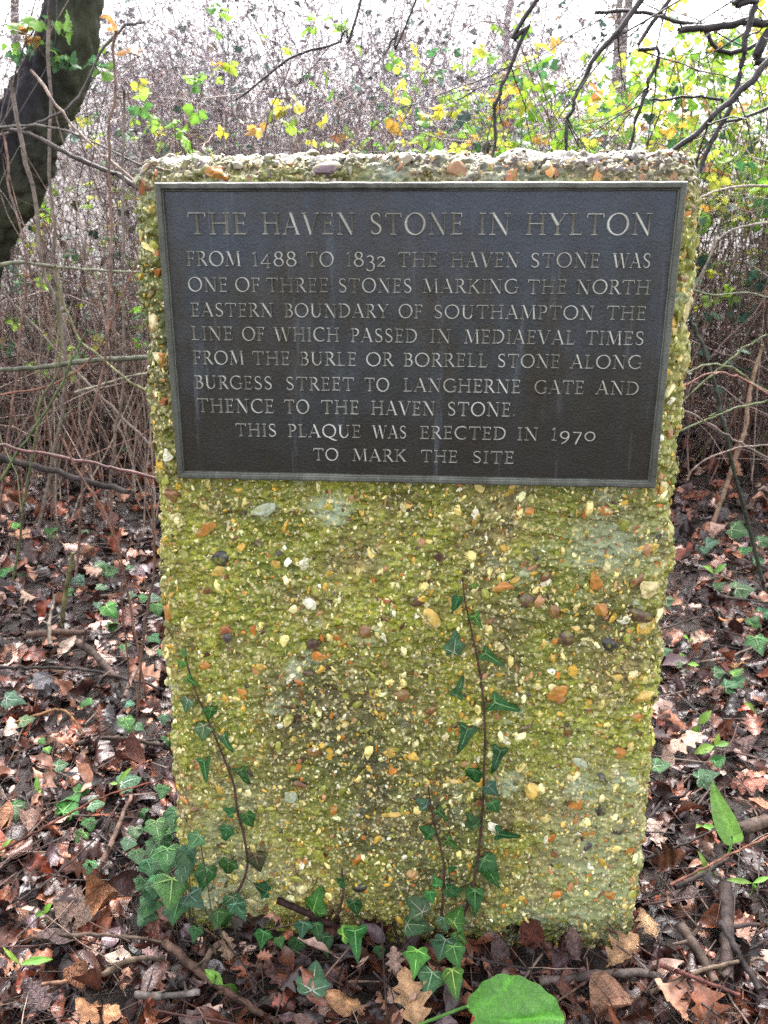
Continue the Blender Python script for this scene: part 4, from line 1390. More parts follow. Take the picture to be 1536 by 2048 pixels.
def ivy_clump(lab, leaves, seed, group='ivy growing on the ground', z0=.045, name='ivy_plant'):
    """leaves: px, py, size px, angle, colour, shape [, lift]"""
    rs = np.random.RandomState(seed)
    root = gp(leaves[0][0], leaves[0][1], 0.0)
    M = np.eye(4)
    M[:3, 3] = root
    t = thing(name, lab, 'ivy', group=group, M=M)
    m = MB()
    prev = None
    for q in leaves:
        px, py, size, ang, colr, nar = q[:6]
        lift = q[6] if len(q) > 6 else z0
        c = gp(px, py, lift)
        if abs(c[0] - .03) < .34 and c[1] > .88 and c[1] < 1.12:      # in front of the stone, not inside it
            c = dp(px, py, .885 - .01 * rs.rand())
        dist = np.linalg.norm(c - CAMP)
        S = size / FPX * dist * rs.uniform(.62, .86)
        view = (CAMP - c) / dist
        nrm = np.array([rs.normal(0, .25), rs.normal(0, .2), 1.0]) * .75 + view * .6
        nrm /= np.linalg.norm(nrm)
        right = np.array([1.0, 0, 0])
        upv = np.cross(view, right)
        d = right * math.sin(ang) + upv * math.cos(ang) * (1 if upv[2] > 0 else -1)
        d -= nrm * (d @ nrm)
        d /= np.linalg.norm(d)
        xax = np.cross(d, nrm)
        Ml = np.eye(4)
        Ml[:3, 0], Ml[:3, 1], Ml[:3, 2] = xax * S, d * S, nrm * S
        Ml[:3, 3] = c - d * S * .45
        link('ivy_leaf', leaf_mesh('ivy_leaf', ivy_leaf(seed * 40 + int(px), nar == 1, simple=nar == 2, wide=.95), colr, M_IVY1, seed), t, Ml)
        b_ = Ml[:3, 3]
        foot = np.array([b_[0] + rs.normal(0, .012), b_[1] + rs.normal(0, .012), gz1(b_[0], b_[1])])
        m.tube(spline([foot, (foot + b_) / 2 + rs.normal(0, .004, 3), b_], 6), .0008, 4, (.06, .055, .03))
        if prev is not None and np.linalg.norm(prev - foot) < .2:
            m.tube(spline([prev + [0, 0, .006], (prev + foot) / 2 + [0, 0, .02], foot + [0, 0, .006]], 7), .0011, 5, (.06, .035, .025))
        prev = foot
    link('stem', m.mesh('stem', [M_TWIG]), t)


ivy_clump('large patch of ivy leaves growing at the left corner of the stone foot',
          [(290 + (i * 37) % 105, 1630 + (i * 61) % 200, 34 + (i * 13) % 22, 2.4 + (i * .37) % 1.3, (IVY_D, IVY_M, IVY_T)[i % 3], 0, .04 + .05 * ((i * 7) % 5) / 5) for i in range(16)] +
          [(315, 1660, 56, 2.9, IVY_M, 0, .10), (348, 1640, 48, 3.2, IVY_D, 0, .11), (305, 1700, 44, 3.5, IVY_T, 0, .08), (335, 1720, 60, 3.0, IVY_M, 0, .09), (300, 1735, 44, 2.7, IVY_D, 0, .07), (342, 1785, 74, 3.2, IVY_M, 0, .08), (280, 1770, 40, 3.4, IVY_D, 0, .05),
           (345, 1830, 46, 3.0, IVY_T, 0, .05), (390, 1800, 54, 2.3, IVY_T, 0, .06), (290, 1835, 50, 3.6, IVY_T, 0, .04), (300, 1808, 34, 2.9, IVY_M, 0, .05), (255, 1690, 40, 3.3, IVY_T, 0, .05), (275, 1715, 46, 2.9, IVY_D, 0, .06), (270, 1668, 34, 3.0, IVY_T, 0, .05),
           (435, 1838, 50, 3.0, IVY_M, 0, .05), (390, 1868, 34, 3.3, IVY_M, 0, .04), (325, 1585, 34, 3.2, IVY_D, 0, .10)], 11)
ivy_clump('patch of ivy leaves in front of the stone foot around the leaning stick',
          [(712, 1890, 92, 3.0, IVY_M, 1, .06), (605, 1858, 52, 3.2, IVY_T, 0, .04), (650, 1890, 54, 2.8, IVY_T, 0, .04), (525, 1878, 36, 3.3, IVY_M, 0, .04), (560, 1885, 28, 2.8, IVY_M, 0, .04), (760, 1905, 34, 3.0, IVY_D, 0, .03), (700, 1862, 40, 1.0, IVY_L, 0, .05), (480, 1820, 48, 2.5, IVY_T, 0, .06),
           (635, 1862, 40, 2.9, IVY_D, 2, .05), (590, 1895, 36, 3.4, IVY_D, 0, .03)], 12)
ivy_clump('drooping ivy clump at the foot of the tall ivy stem',
          [(832, 1923, 54, 3.3, IVY_L, 0, .06), (885, 1900, 56, 3.4, IVY_T, 0, .07), (912, 1912, 60, 2.9, IVY_M, 0, .07), (858, 1968, 54, 3.5, IVY_T, 0, .04), (908, 1965, 66, 3.0, IVY_L, 2, .05), (830, 1810, 62, -.8, IVY_T, 0, .09), (838, 1850, 70, 1.6, IVY_T, 2, .06), (862, 1795, 36, 2.9, IVY_M, 0, .1),
           (915, 1830, 46, .4, IVY_M, 0, .08), (890, 1850, 34, 3.0, IVY_T, 0, .06), (922, 1875, 40, 2.3, IVY_L, 0, .05)], 13)
ivy_clump('single big blunt grey green ivy leaf lying in front of the stone', [(628, 1952, 74, .1, IVY_T, 0, .05)], 14)
ivy_clump('pair of bright ivy leaves left of the stone beside the thin red stem', [(140, 1607, 52, .4, IVY_L, 0), (195, 1608, 42, 1.4, IVY_T, 0), (165, 1582, 38, 1.3, IVY_M, 0)], 15)
ivy_clump('ivy leaves beside the pale knobbly stick left of the stone foot', [(180, 1652, 42, 2.9, IVY_M, 0), (160, 1675, 38, 3.6, IVY_M, 0), (178, 1735, 36, 3.2, IVY_M, 0), (262, 1560, 50, 1.0, IVY_T, 0)], 16)
ivy_clump('dark ivy leaf pair at the left edge of the lower litter', [(30, 1625, 44, 2.9, IVY_T, 0), (40, 1608, 34, 1.0, IVY_M, 0)], 17)
ivy_clump('pale ivy leaves scattered behind the shoots at the left of the stone',
          [(205, 1140, 44, 2.0, IVY_T, 0), (160, 1162, 32, 2.4, IVY_T, 0), (225, 1140, 36, 1.0, IVY_M, 0), (222, 1222, 40, 2.4, IVY_L, 0), (205, 1175, 26, 1.5, IVY_T, 0), (265, 1190, 32, 1.4, IVY_T, 0), (268, 1135, 30, .6, IVY_T, 0), (290, 1195, 30, 1.1, IVY_M, 0), (312, 1195, 36, 1.4, IVY_T, 0),
           (140, 1182, 24, .8, IVY_M, 0), (315, 1220, 34, 2.9, IVY_M, 0), (310, 1278, 34, 2.5, IVY_M, 0), (225, 1255, 28, 3.0, IVY_M, 0), (248, 1296, 26, 3.0, IVY_D, 0), (320, 1305, 24, 3.2, IVY_M, 0), (195, 1212, 24, 3.0, IVY_T, 0)], 18)
ivy_clump('ivy leaves far back at the left beyond the upright mossy stick', [(35, 1050, 30, 1.0, IVY_L, 0), (105, 1062, 34, .5, IVY_M, 0), (10, 1140, 44, .8, IVY_M, 0), (85, 1062, 20, .4, IVY_L, 0), (170, 1068, 22, 2.9, IVY_T, 0), (48, 1145, 24, 1.6, IVY_T, 0), (235, 1070, 30, 1.0, IVY_T, 0)], 19)
ivy_clump('ivy leaves lying in the middle of the left litter', [(170, 1405, 36, 3.9, IVY_M, 2), (30, 1400, 42, 1.6, IVY_T, 0), (255, 1450, 40, 2.8, IVY_M, 0), (280, 1455, 28, 2.0, IVY_T, 0), (55, 1440, 34, 1.3, IVY_T, 0), (85, 1483, 20, 2.4, IVY_L, 0), (95, 1500, 20, 2.7, IVY_L, 0), (125, 1530, 34, 1.2, IVY_T, 0), (262, 1408, 24, 1.6, IVY_T, 0),
                                                                   (328, 1440, 34, 3.1, IVY_D, 0), (338, 1480, 34, 3.2, IVY_D, 0)], 20)
ivy_clump('veined dark green ivy leaves at the right edge of the litter', [(1510, 1240, 40, .6, IVY_D, 0), (1517, 1290, 46, 3.0, IVY_D, 0), (1440, 1170, 34, 1.0, IVY_D, 0), (1530, 1225, 34, 1.3, IVY_T, 0), (1475, 1343, 34, 1.0, IVY_L, 2)], 21)
ivy_clump('ivy leaves close against the right side of the stone', [(1333, 1207, 38, 3.0, IVY_T, 0), (1320, 1290, 26, 1.1, IVY_M, 2), (1325, 1530, 40, 1.7, IVY_T, 0), (1335, 1302, 24, 1.4, IVY_T, 0)], 22)
ivy_clump('pale blue green ivy leaves at the far right behind the orange oak leaf', [(1480, 1062, 48, 2.2, IVY_T, 0), (1425, 1085, 28, 1.5, IVY_T, 0), (1490, 1178, 48, 1.5, IVY_T, 0), (1495, 1098, 36, 1.3, IVY_D, 2), (1530, 1080, 34, 1.2, IVY_T, 0), (1412, 1098, 22, 1.1, IVY_T, 0), (1520, 1122, 30, 1.8, IVY_T, 0)], 23)
ivy_clump('small ivy leaves in the right litter above the long pink leaf', [(1465, 1370, 34, 1.2, IVY_T, 0), (1480, 1362, 28, 1.0, IVY_T, 0), (1440, 1345, 28, 1.5, IVY_T, 0), (1360, 1328, 20, 1.2, IVY_T, 0), (1345, 1080, 18, 1, IVY_M, 0)], 24)
ivy_clump('pale ivy leaf pair right of the stone above the arum blade', [(1415, 1550, 46, 1.5, IVY_T, 0), (1440, 1520, 34, 1.2, IVY_M, 0)], 25)


# ------------------------------------------------------------------ seedlings, arum, the broad leaf close to the lens
def seedling(px, py, hpx, leaves, lab, name='seedling', colr=(.12, .26, .035)):
    base = gp(px, py, gz1(*gp(px, py, .02)[:2]) + .02)
    M = np.eye(4)
    M[:3, 3] = base
    t = thing(name, lab, 'seedling', group='small green seedlings', M=M)
    dist = np.linalg.norm(base - CAMP)
    k = dist / FPX
    top = base + np.array([0, 0, hpx * k * 1.3])
    m = MB()
    m.tube(spline([base, (base + top) / 2 + [.002, 0, 0], top], 8), .0009, 6, (.3, .4, .15))
    link('stem', m.mesh('stem', [M_GREEN]), t)
    rs = np.random.RandomState(int(px))
    for dx, dy, size, wide in leaves:
        d = np.array([dx, rs.normal(0, .15), -dy], float)
        d /= np.linalg.norm(d)
        nrm = np.array([0, -.5, 1.0])
        nrm -= d * (d @ nrm)
        nrm /= np.linalg.norm(nrm)
        S = size * k
        Ml = np.eye(4)
        Ml[:3, 0], Ml[:3, 1], Ml[:3, 2], Ml[:3, 3] = np.cross(d, nrm) * S, d * S, nrm * S, top
        link('leaf', leaf_mesh('leaf', strip_leaf(ovate_prof(rs, wide, .04), -.7, .4, .02, int(px) % 97), colr, M_GREEN1), t, Ml)


seedling(448, 1985, 14, [(-.8, -.8, 42, .22), (.8, .8, 44, .22)], 'bright green two leaved seedling before the left front of the stone')
seedling(46, 1958, 26, [(-.7, -1, 40, .09), (1.0, -.15, 52, .13)], 'thin leaved green seedling in the lower left corner')
seedling(92, 1845, 16, [(-.6, .1, 22, .25), (.3, -.6, 22, .25)], 'tiny bright seedling below the silvery leaf at the left')
seedling(78, 1600, 14, [(.0, -1, 30, .15), (.7, -.2, 16, .2)], 'small upright seedling left of the bright ivy pair')
seedling(240, 1590, 20, [(.5, -1, 42, .12), (-.5, -.3, 16, .2)], 'seedling with one long blade near the left side of the stone')
seedling(5, 1720, 14, [(.5, -.9, 30, .16)], 'narrow green seedling at the left edge of the litter')
seedling(1410, 1770, 22, [(-.3, -1, 40, .13), (.8, .5, 44, .14), (-.6, -.2, 20, .2)], 'curly bladed seedling below the arum leaf')
seedling(1500, 1790, 20, [(-.9, -.4, 50, .1), (.6, -.3, 34, .12), (.5, .5, 30, .12)], 'spreading thin bladed seedling at the right edge below the arum')
seedling(1400, 1668, 14, [(-.9, -.1, 30, .2), (.9, -.1, 30, .2)], 'flat two leaved seedling left of the arum stalk')
seedling(1392, 1478, 24, [(-.3, .9, 34, .22), (.5, -.9, 36, .22)], 'bright seedling with curled leaves beside the long pink oak leaf')
seedling(1505, 1440, 16, [(-.5, -.7, 30, .2), (.5, .5, 30, .22)], 'seedling at the right edge above the long pink oak leaf')
seedling(1375, 1300, 16, [(-.4, -.8, 26, .2), (.7, .1, 26, .2)], 'small seedling by the stone just left of the tan leaf with a hole')
seedling(1372, 1348, 16, [(-.4, -.9, 26, .22), (.7, -.1, 24, .2)], 'young yellowish seedling beside the small mauve leaf')
seedling(1425, 1515, 20, [(-.9, .1, 40, .22), (.8, -.3, 30, .2), (.2, -.9, 24, .2)], 'bushy small green plant right of the long pink leaf')
seedling(1425, 1165, 14, [(-.6, -.8, 30, .2), (.6, -.8, 30, .2)], 'pale seedling between the two lobed leaves at the far right')

# arum (spear leaf)
b0 = gp(1448, 1725, .03)
Mx = np.eye(4)
Mx[:3, 3] = b0
ar = thing('arum_plant', 'young arum plant with one upright bright green spear shaped leaf right of the stone', 'plant', M=Mx)
k = np.linalg.norm(b0 - CAMP) / FPX
j0 = dp(1464, 1672, b0[1] - .004)
tip = dp(1420, 1572, b0[1] + .015)
m = MB()
m.tube(spline([b0, (b0 + j0) / 2 + [.003, 0, 0], j0], 10), .0017, 7, (.22, .42, .10))
link('stem', m.mesh('stem', [M_GREEN]), ar)
d = tip - j0
S = np.linalg.norm(d)
d /= S
nrm = np.array([-.5, -.8, .6])
nrm -= d * (d @ nrm)
nrm /= np.linalg.norm(nrm)
prof = [(-.14, .05), (-.12, .13), (-.04, .17), (.06, .185), (.2, .195), (.35, .185), (.5, .16), (.65, .125), (.8, .085), (.92, .04), (1, .005)]
Ml = np.eye(4)
Ml[:3, 0], Ml[:3, 1], Ml[:3, 2], Ml[:3, 3] = np.cross(d, nrm) * S, d * S, nrm * S, j0
link('leaf', leaf_mesh('leaf', strip_leaf(prof, -.35, .9, .05, 5, .3, (-1, -.7, -.35, 0, .35, .7, 1)), (.11, .27, .05), M_GREEN1), ar, Ml)

# broad leaf
Yb = .60
cpt = dp(1028, 2036, Yb)
st0, st1 = dp(935, 2012, Yb + .01), dp(700, 2120, Yb + .10)
foot = np.array([st1[0] - .03, st1[1] + .08, gz1(st1[0], st1[1])])
Mx = np.eye(4)
Mx[:3, 3] = foot
bl = thing('broad_leaf_plant', 'big round bright green leaf on a long stalk at the bottom edge', 'plant', M=Mx)
m = MB()
m.tube(spline([foot, st1, (st0 + st1) / 2 + [0, 0, .006], st0], 16), .0016, 8, (.13, .30, .07))
link('stem', m.mesh('stem', [M_GREEN]), bl)
ang = np.linspace(0, 2 * PI, 73)[:-1]
rad = np.array([1 + .02 * math.sin(15 * a) + .025 * math.sin(4 * a + 1) - .26 * math.exp(-((abs(a - PI)) / .20) ** 2) for a in ang])
NR = 12
rings = [np.zeros((1, 2))] + [np.stack([np.cos(ang) * rad * f, np.sin(ang) * rad * f * .82], -1) for f in np.linspace(1 / NR, 1, NR)]
P2 = np.vstack(rings)
va = np.arctan2(P2[:, 1], P2[:, 0] + .80)
vd = np.hypot(P2[:, 1], P2[:, 0] + .80)
vein = np.exp(-(np.abs(np.sin(va * 4.2 + .25 * np.sin(vd * 3))) / .16) ** 2) * np.clip(vd, 0, 1)
Zb = -.12 * (P2 ** 2).sum(1) - .06 * vein + .07 * fbm(np.stack([P2[:, 0] * 2.2, P2[:, 1] * 2.2, 0 * P2[:, 0]], -1), 3, 8)
Vb = np.stack([P2[:, 0], P2[:, 1], Zb], -1)
NA = 72
T = [(0, 1 + i, 1 + (i + 1) % NA) for i in range(NA)]
Q = [(1 + q * NA + i, 1 + (q + 1) * NA + i, 1 + (q + 1) * NA + (i + 1) % NA, 1 + q * NA + (i + 1) % NA) for q in range(NR - 1) for i in range(NA)]
S = 86 / FPX * np.linalg.norm(cpt - CAMP)
v = (CAMP - cpt) / np.linalg.norm(CAMP - cpt)
nrm = v * .8 + np.array([.1, 0, .6])
nrm /= np.linalg.norm(nrm)
xa = np.array([1.0, 0, -.08])
xa -= nrm * (xa @ nrm)
xa /= np.linalg.norm(xa)
ya = np.cross(nrm, xa)
Ml = np.eye(4)
Ml[:3, 0], Ml[:3, 1], Ml[:3, 2], Ml[:3, 3] = xa * S, ya * S, nrm * S, cpt
Cb = np.ones((len(Vb), 3)) * (1 + 1.0 * vein)[:, None]
link('leaf', leaf_mesh('leaf', (Vb, T, Q, Cb), (.04, .21, .012), M_GREEN1), bl, Ml)

# ------------------------------------------------------------------ thickets
CANE_COL = [((.10, .06, .052), 4), ((.16, .10, .085), 3), ((.26, .18, .15), 1.6), ((.14, .058, .044), 2), ((.045, .03, .028), 3), ((.10, .11, .045), .6)]
MOUND_VEIL_COL = [((.20, .16, .19), 3), ((.32, .26, .30), 3), ((.46, .38, .40), 2), ((.13, .105, .125), 2)]  # stem colours with the pale lilac veil of sky glare mixed in
BR_LEAF = [((.24, .38, .04), 4), ((.15, .30, .04), 3), ((.42, .44, .06), 2.4), ((.46, .27, .05), .55), ((.05, .14, .05), 1.5), ((.35, .14, .05), .3)]
IVYBG = [((.035, .085, .06), 4), ((.06, .12, .08), 3), ((.03, .06, .045), 3), ((.10, .17, .10), 1)]


def cane(mb, r, base, h, reach, az, rad, col, n=14):
    """an arching stem"""
    t = np.linspace(0, 1, n)
    d = np.array([math.cos(az), math.sin(az), 0])
    pts = base + d[None] * (reach * t ** 1.3)[:, None]
    pts[:, 2] = base[2] + h * (np.sin(t * r.uniform(1.6, 2.7)) / 1.0)
    pts[1:] += np.cumsum(r.normal(0, .018, (n - 1, 3)), 0)
    pts[:, 2] = np.maximum(pts[:, 2], .01)
    mb.tube(pts, rad * (1 - .6 * t), 4, col, False)
    return pts


def leaves_at(mb, r, pos, table, size, tm, up=.6):
    n = len(pos)
    rot = rot_zxy(r.uniform(0, 2 * PI, n), r.normal(-.2, .6, n), r.normal(0, .6, n))
    batch(mb, tm, r.randint(0, len(tm), n), pos, rot, r.uniform(.6, 1.15, n) * size, pick_col(r, table, n, .25))


def trefoils(mb, r, pos, table, size):
    n = len(pos)
    col = pick_col(r, table, n, .2)
    yaw, tilt, roll = r.uniform(0, 2 * PI, n), r.normal(-.3, .55, n), r.normal(0, .45, n)
    s = r.uniform(.6, 1.15, n) * size
    for dy, f in ((0, 1.0), (1.25, .8), (-1.25, .8)):
        rot = rot_zxy(yaw, tilt, roll) @ rot_zxy(np.full(n, dy), np.zeros(n), np.zeros(n))
        batch(mb, T_BRAM, r.randint(0, len(T_BRAM), n), pos, rot, s * f, col * r.uniform(.85, 1.15, (n, 1)))


def bush(name, lab, cat, box, n_cane, n_twig, h, reach, colt, seed, leaf_sets=(), rad=(.0012, .0032), twig_len=(.12, .4), group=None, top=None):
    """box: x0 x1 y0 y1; leaf_sets: (count, z0, z1, table, size, kind)"""
    r = np.random.RandomState(seed)
    x0, x1, y0, y1 = box
    t = thing(name, lab, cat, ((x0 + x1) / 2, (y0 + y1) / 2, 0), group)
    mb = MB()
    nodes = []
    cols = pick_col(r, colt, n_cane + n_twig, .3)
    for i in range(n_cane):
        b_ = np.array([r.uniform(x0, x1), r.uniform(y0, y1), 0.0])
        hh = h * r.uniform(.45, 1.1) * (1 if top is None else top(b_[0]))
        p = cane(mb, r, b_, hh, reach * r.uniform(.2, 1.2), r.uniform(0, 2 * PI), r.uniform(*rad), cols[i])
        nodes.append(p[3:])
    N = np.concatenate(nodes)
    for i in range(n_twig):
        p = N[r.randint(len(N))] + r.normal(0, .05, 3)
        d = r.normal(0, 1, 3)
        d[2] = d[2] * .7 + .2
        L = r.uniform(*twig_len)
        if p[2] < .01:
            continue
        twig(mb, p, d, L, r.uniform(.0006, .0016), r, cols[n_cane + i], 5, 3, .12)
    link('stems', mb.mesh('stems', [M_TWIG]), t)
    for q, (cnt, z0, z1, table, size, kind) in enumerate(leaf_sets):
        sel = N[(N[:, 2] > z0) & (N[:, 2] < z1)]
        if not len(sel):
            continue
        p = sel[r.randint(len(sel), size=cnt)] + r.normal(0, .04, (cnt, 3))
        p[:, 2] = np.maximum(p[:, 2], .02)
        ml = MB()
        if kind == 'b':
            trefoils(ml, r, p, table, size)
        else:
            leaves_at(ml, r, p, table, size, T_IVY)
        link('foliage', ml.mesh('foliage', [M_BRAM if kind == 'b' else M_IVY]), t)
    return t


bush('bramble_bush', 'tangled bare bramble thicket left of the stone under the leaning tree', 'bramble', (-2.2, -.35, 2.75, 4.1), 420, 4200, .62, .9, CANE_COL, 51,
     [(120, .35, 1.1, BR_LEAF, .05, 'b'), (160, .05, .7, IVYBG, .04, 'i')])
bush('bramble_bush', 'dense brown bramble tangle right of the stone', 'bramble', (.42, 2.0, 2.95, 4.0), 420, 4200, .62, .8, CANE_COL, 52,
     [(260, .62, 1.1, BR_LEAF, .042, 'b'), (200, .5, 1.0, IVYBG, .04, 'i')])
bush('bramble_bush', 'leafy yellow green bramble bank behind the right side of the stone', 'bramble', (.30, 2.2, 2.8, 4.3), 340, 2600, 1.35, .8, CANE_COL, 53,
     [(2300, .85, 1.6, BR_LEAF, .050, 'b'), (700, .3, 1.2, IVYBG, .045, 'i')])
bush('bramble_bush', 'green bramble and nettle growth behind the leaning tree', 'bramble', (-2.6, -.6, 3.1, 4.6), 320, 3500, 1.35, .9, CANE_COL, 54,
     [(420, .45, 1.3, BR_LEAF, .046, 'b'), (350, .3, 1.2, IVYBG, .045, 'i')])
bush('bramble_bush', 'low bramble straight behind the stone with yellowing leaves', 'bramble', (-.9, 1.2, 2.9, 4.2), 200, 2600, 1.15, .7, CANE_COL, 55,
     [(90, .85, 1.4, BR_LEAF, .05, 'b')])

# dry upright stems
r = np.random.RandomState(66)
for nm, bx_, cnt, lab in (('dry_stem_clump', (-1.35, -.42, 2.2, 3.3), 95, 'clump of thin dry grey tan stems standing upright left of the stone'), ('dry_stem_clump', (.55, 1.5, 2.7, 3.4), 45, 'clump of thin dry stems rising among the brambles right of the stone')):
    t = thing(nm, lab, 'stems', ((bx_[0] + bx_[1]) / 2, (bx_[2] + bx_[3]) / 2, 0))
    m = MB()
    for i in range(cnt):
        b_ = np.array([r.uniform(bx_[0], bx_[1]), r.uniform(bx_[2], bx_[3]), -.01])
        twig(m, b_, (r.normal(0, .22), r.normal(0, .2), 1.0), r.uniform(.45, 1.25), r.uniform(.0012, .0032), r, pick_col(r, [((.26, .20, .165), 3), ((.17, .12, .10), 3), ((.34, .26, .21), 1.5), ((.20, .10, .075), 1)], 1)[0], 9, 5, .10)
    link('stems', m.mesh('stems', [M_TWIG]), t)

# the pale twiggy mound of shrub and ivy behind the stone
r = np.random.RandomState(61)
md = thing('shrub_mound', 'tall pale purple mound of twiggy shrub and ivy behind the stone', 'shrub', (-.35, 6.2, 0))
mb = MB()
cols = pick_col(r, MOUND_VEIL_COL, 30000, .3)
CX, CY = -.35, 6.2
RX, RY, RZ = 1.7, 1.2, 2.6
pp = []
for i in range(210):
    az, u = r.uniform(0, 2 * PI), r.rand() ** .5
    b_ = np.array([CX + RX * .8 * u * math.cos(az), CY + RY * .8 * u * math.sin(az), 0])
    hh = RZ * math.sqrt(max(.05, 1 - (u * .8) ** 2)) * r.uniform(.6, 1.0)
    p = cane(mb, r, b_, hh, r.uniform(.5, 1.6), az + r.normal(0, 1.2), r.uniform(.002, .006), cols[i], 16)
    pp.append(p[3:])
N = np.concatenate(pp)
for i in range(28000):
    p = N[r.randint(len(N))] + r.normal(0, .22, 3)
    d = r.normal(0, 1, 3)
    d[2] -= .2
    twig(mb, p, d, r.uniform(.15, .5), r.uniform(.0006, .0017), r, cols[420 + i], 5, 3, .2)
link('stems', mb.mesh('stems', [M_TWIG]), md)
ml = MB()
p = N[r.randint(len(N), size=3000)] + r.normal(0, .16, (3000, 3))
leaves_at(ml, r, p, [((.05, .12, .10), 4), ((.10, .18, .15), 3), ((.16, .13, .15), 4), ((.30, .22, .14), 1)], .042, T_IVY)
link('foliage', ml.mesh('foliage', [M_IVY]), md)


# ------------------------------------------------------------------ the leaning tree at the left
def tree_tube(path, widths, Y, n=24):
    """path of (px, py) at distance Y (or list), widths in pixels"""
    P = np.array([dp(px, py, (Y[i] if hasattr(Y, '__len__') else Y)) for i, (px, py) in enumerate(path)])
    W = np.array([w / FPX * np.linalg.norm(p - CAMP) * .5 for w, p in zip(widths, P)])
    Pn = spline(P, n)
    Wn = np.interp(np.linspace(0, 1, n), np.linspace(0, 1, len(W)), W)
    return Pn, Wn


TY = 2.75
P, W = tree_tube([(196, -520), (176, -200), (150, 0), (118, 130), (72, 230), (24, 330), (-32, 430), (-110, 560), (-175, 720), (-220, 960)], [66, 78, 90, 104, 118, 128, 134, 140, 150, 230], TY, 160)
foot = P[-1].copy()
foot[2] = 0
lt = thing('leaning_tree', 'dark mossy tree trunk leaning across the upper left corner, wound with bramble', 'tree', foot)
m = MB()
sides = 60
# uneven, mossy trunk
tmp = MB()
tmp.tube(P, W, sides, (1, 1, 1), False)
V = np.concatenate(tmp.V)
ctr = np.repeat(P, sides, 0)
rd = V - ctr
V = V + rd * (.12 * fbm(V * np.array([9, 9, 3]), 3, 3))[:, None] - rd * (.16 * (1 - np.abs(fbm(V * np.array([34, 34, 9]), 3, 4)) * 3).clip(0, 1))[:, None] + rd * (.06 * fbm(V * 60, 2, 4))[:, None]
rn = rd / np.linalg.norm(rd, axis=1)[:, None]
ms = np.clip(.25 + 1.2 * rn[:, 0] * 0.6 + .8 * fbm(V * 8, 3, 6), 0, 1)[:, None]      # moss grows on its open right flank
colv = np.array([.022, .020, .024]) * (1 - ms) + np.array([.048, .052, .034]) * ms
m.add(V, (), np.concatenate(tmp.Q), colv)
link('trunk', m.mesh('trunk', [M_BARK]), lt)
m = MB()
for path, wd in (([(172, -200), (330, -260), (520, -420)], [50, 34, 20]), ([(190, -520), (120, -700), (40, -900)], [60, 40, 20]), ([(190, -520), (300, -760), (420, -960)], [50, 36, 18])):
    Pb, Wb = tree_tube(path, wd, TY, 14)
    m.tube(Pb, Wb, 10, (.05, .045, .04))
link('crown', m.mesh('crown', [M_BARK]), lt)
r = np.random.RandomState(71)
m = MB()
for i in range(4):
    off = r.uniform(-75, -20)
    ph = r.uniform(0, 6)
    pts = [dp(150 - 170 * (max(y, 0) / 430) ** 1.25 + off + 14 * math.sin(y * .02 + ph), y, TY - .12 - .02 * r.rand()) for y in np.linspace(-60, 640, 9)]
    m.tube(spline(pts, 24), r.uniform(.0015, .003), 5, np.array([(.07, .05, .05), (.10, .075, .07), (.04, .03, .034)][i % 3]), False)
link('climbing_stems', m.mesh('climbing_stems', [M_TWIG]), lt)
m = MB()
lp = np.array([dp(x, y, TY - .15) for x, y in [(115, 120), (128, 130), (95, 88), (60, 90), (70, 75), (50, 48), (30, 50), (132, 110), (110, 108), (190, 130), (200, 135), (45, 75), (125, 72), (105, 40), (75, 35), (20, 98), (28, 102), (215, 45), (255, 98)]])
trefoils(m, r, lp, [((.16, .30, .06), 3), ((.08, .17, .08), 3), ((.40, .2, .07), 1)], .06)
link('foliage', m.mesh('foliage', [M_BRAM]), lt)


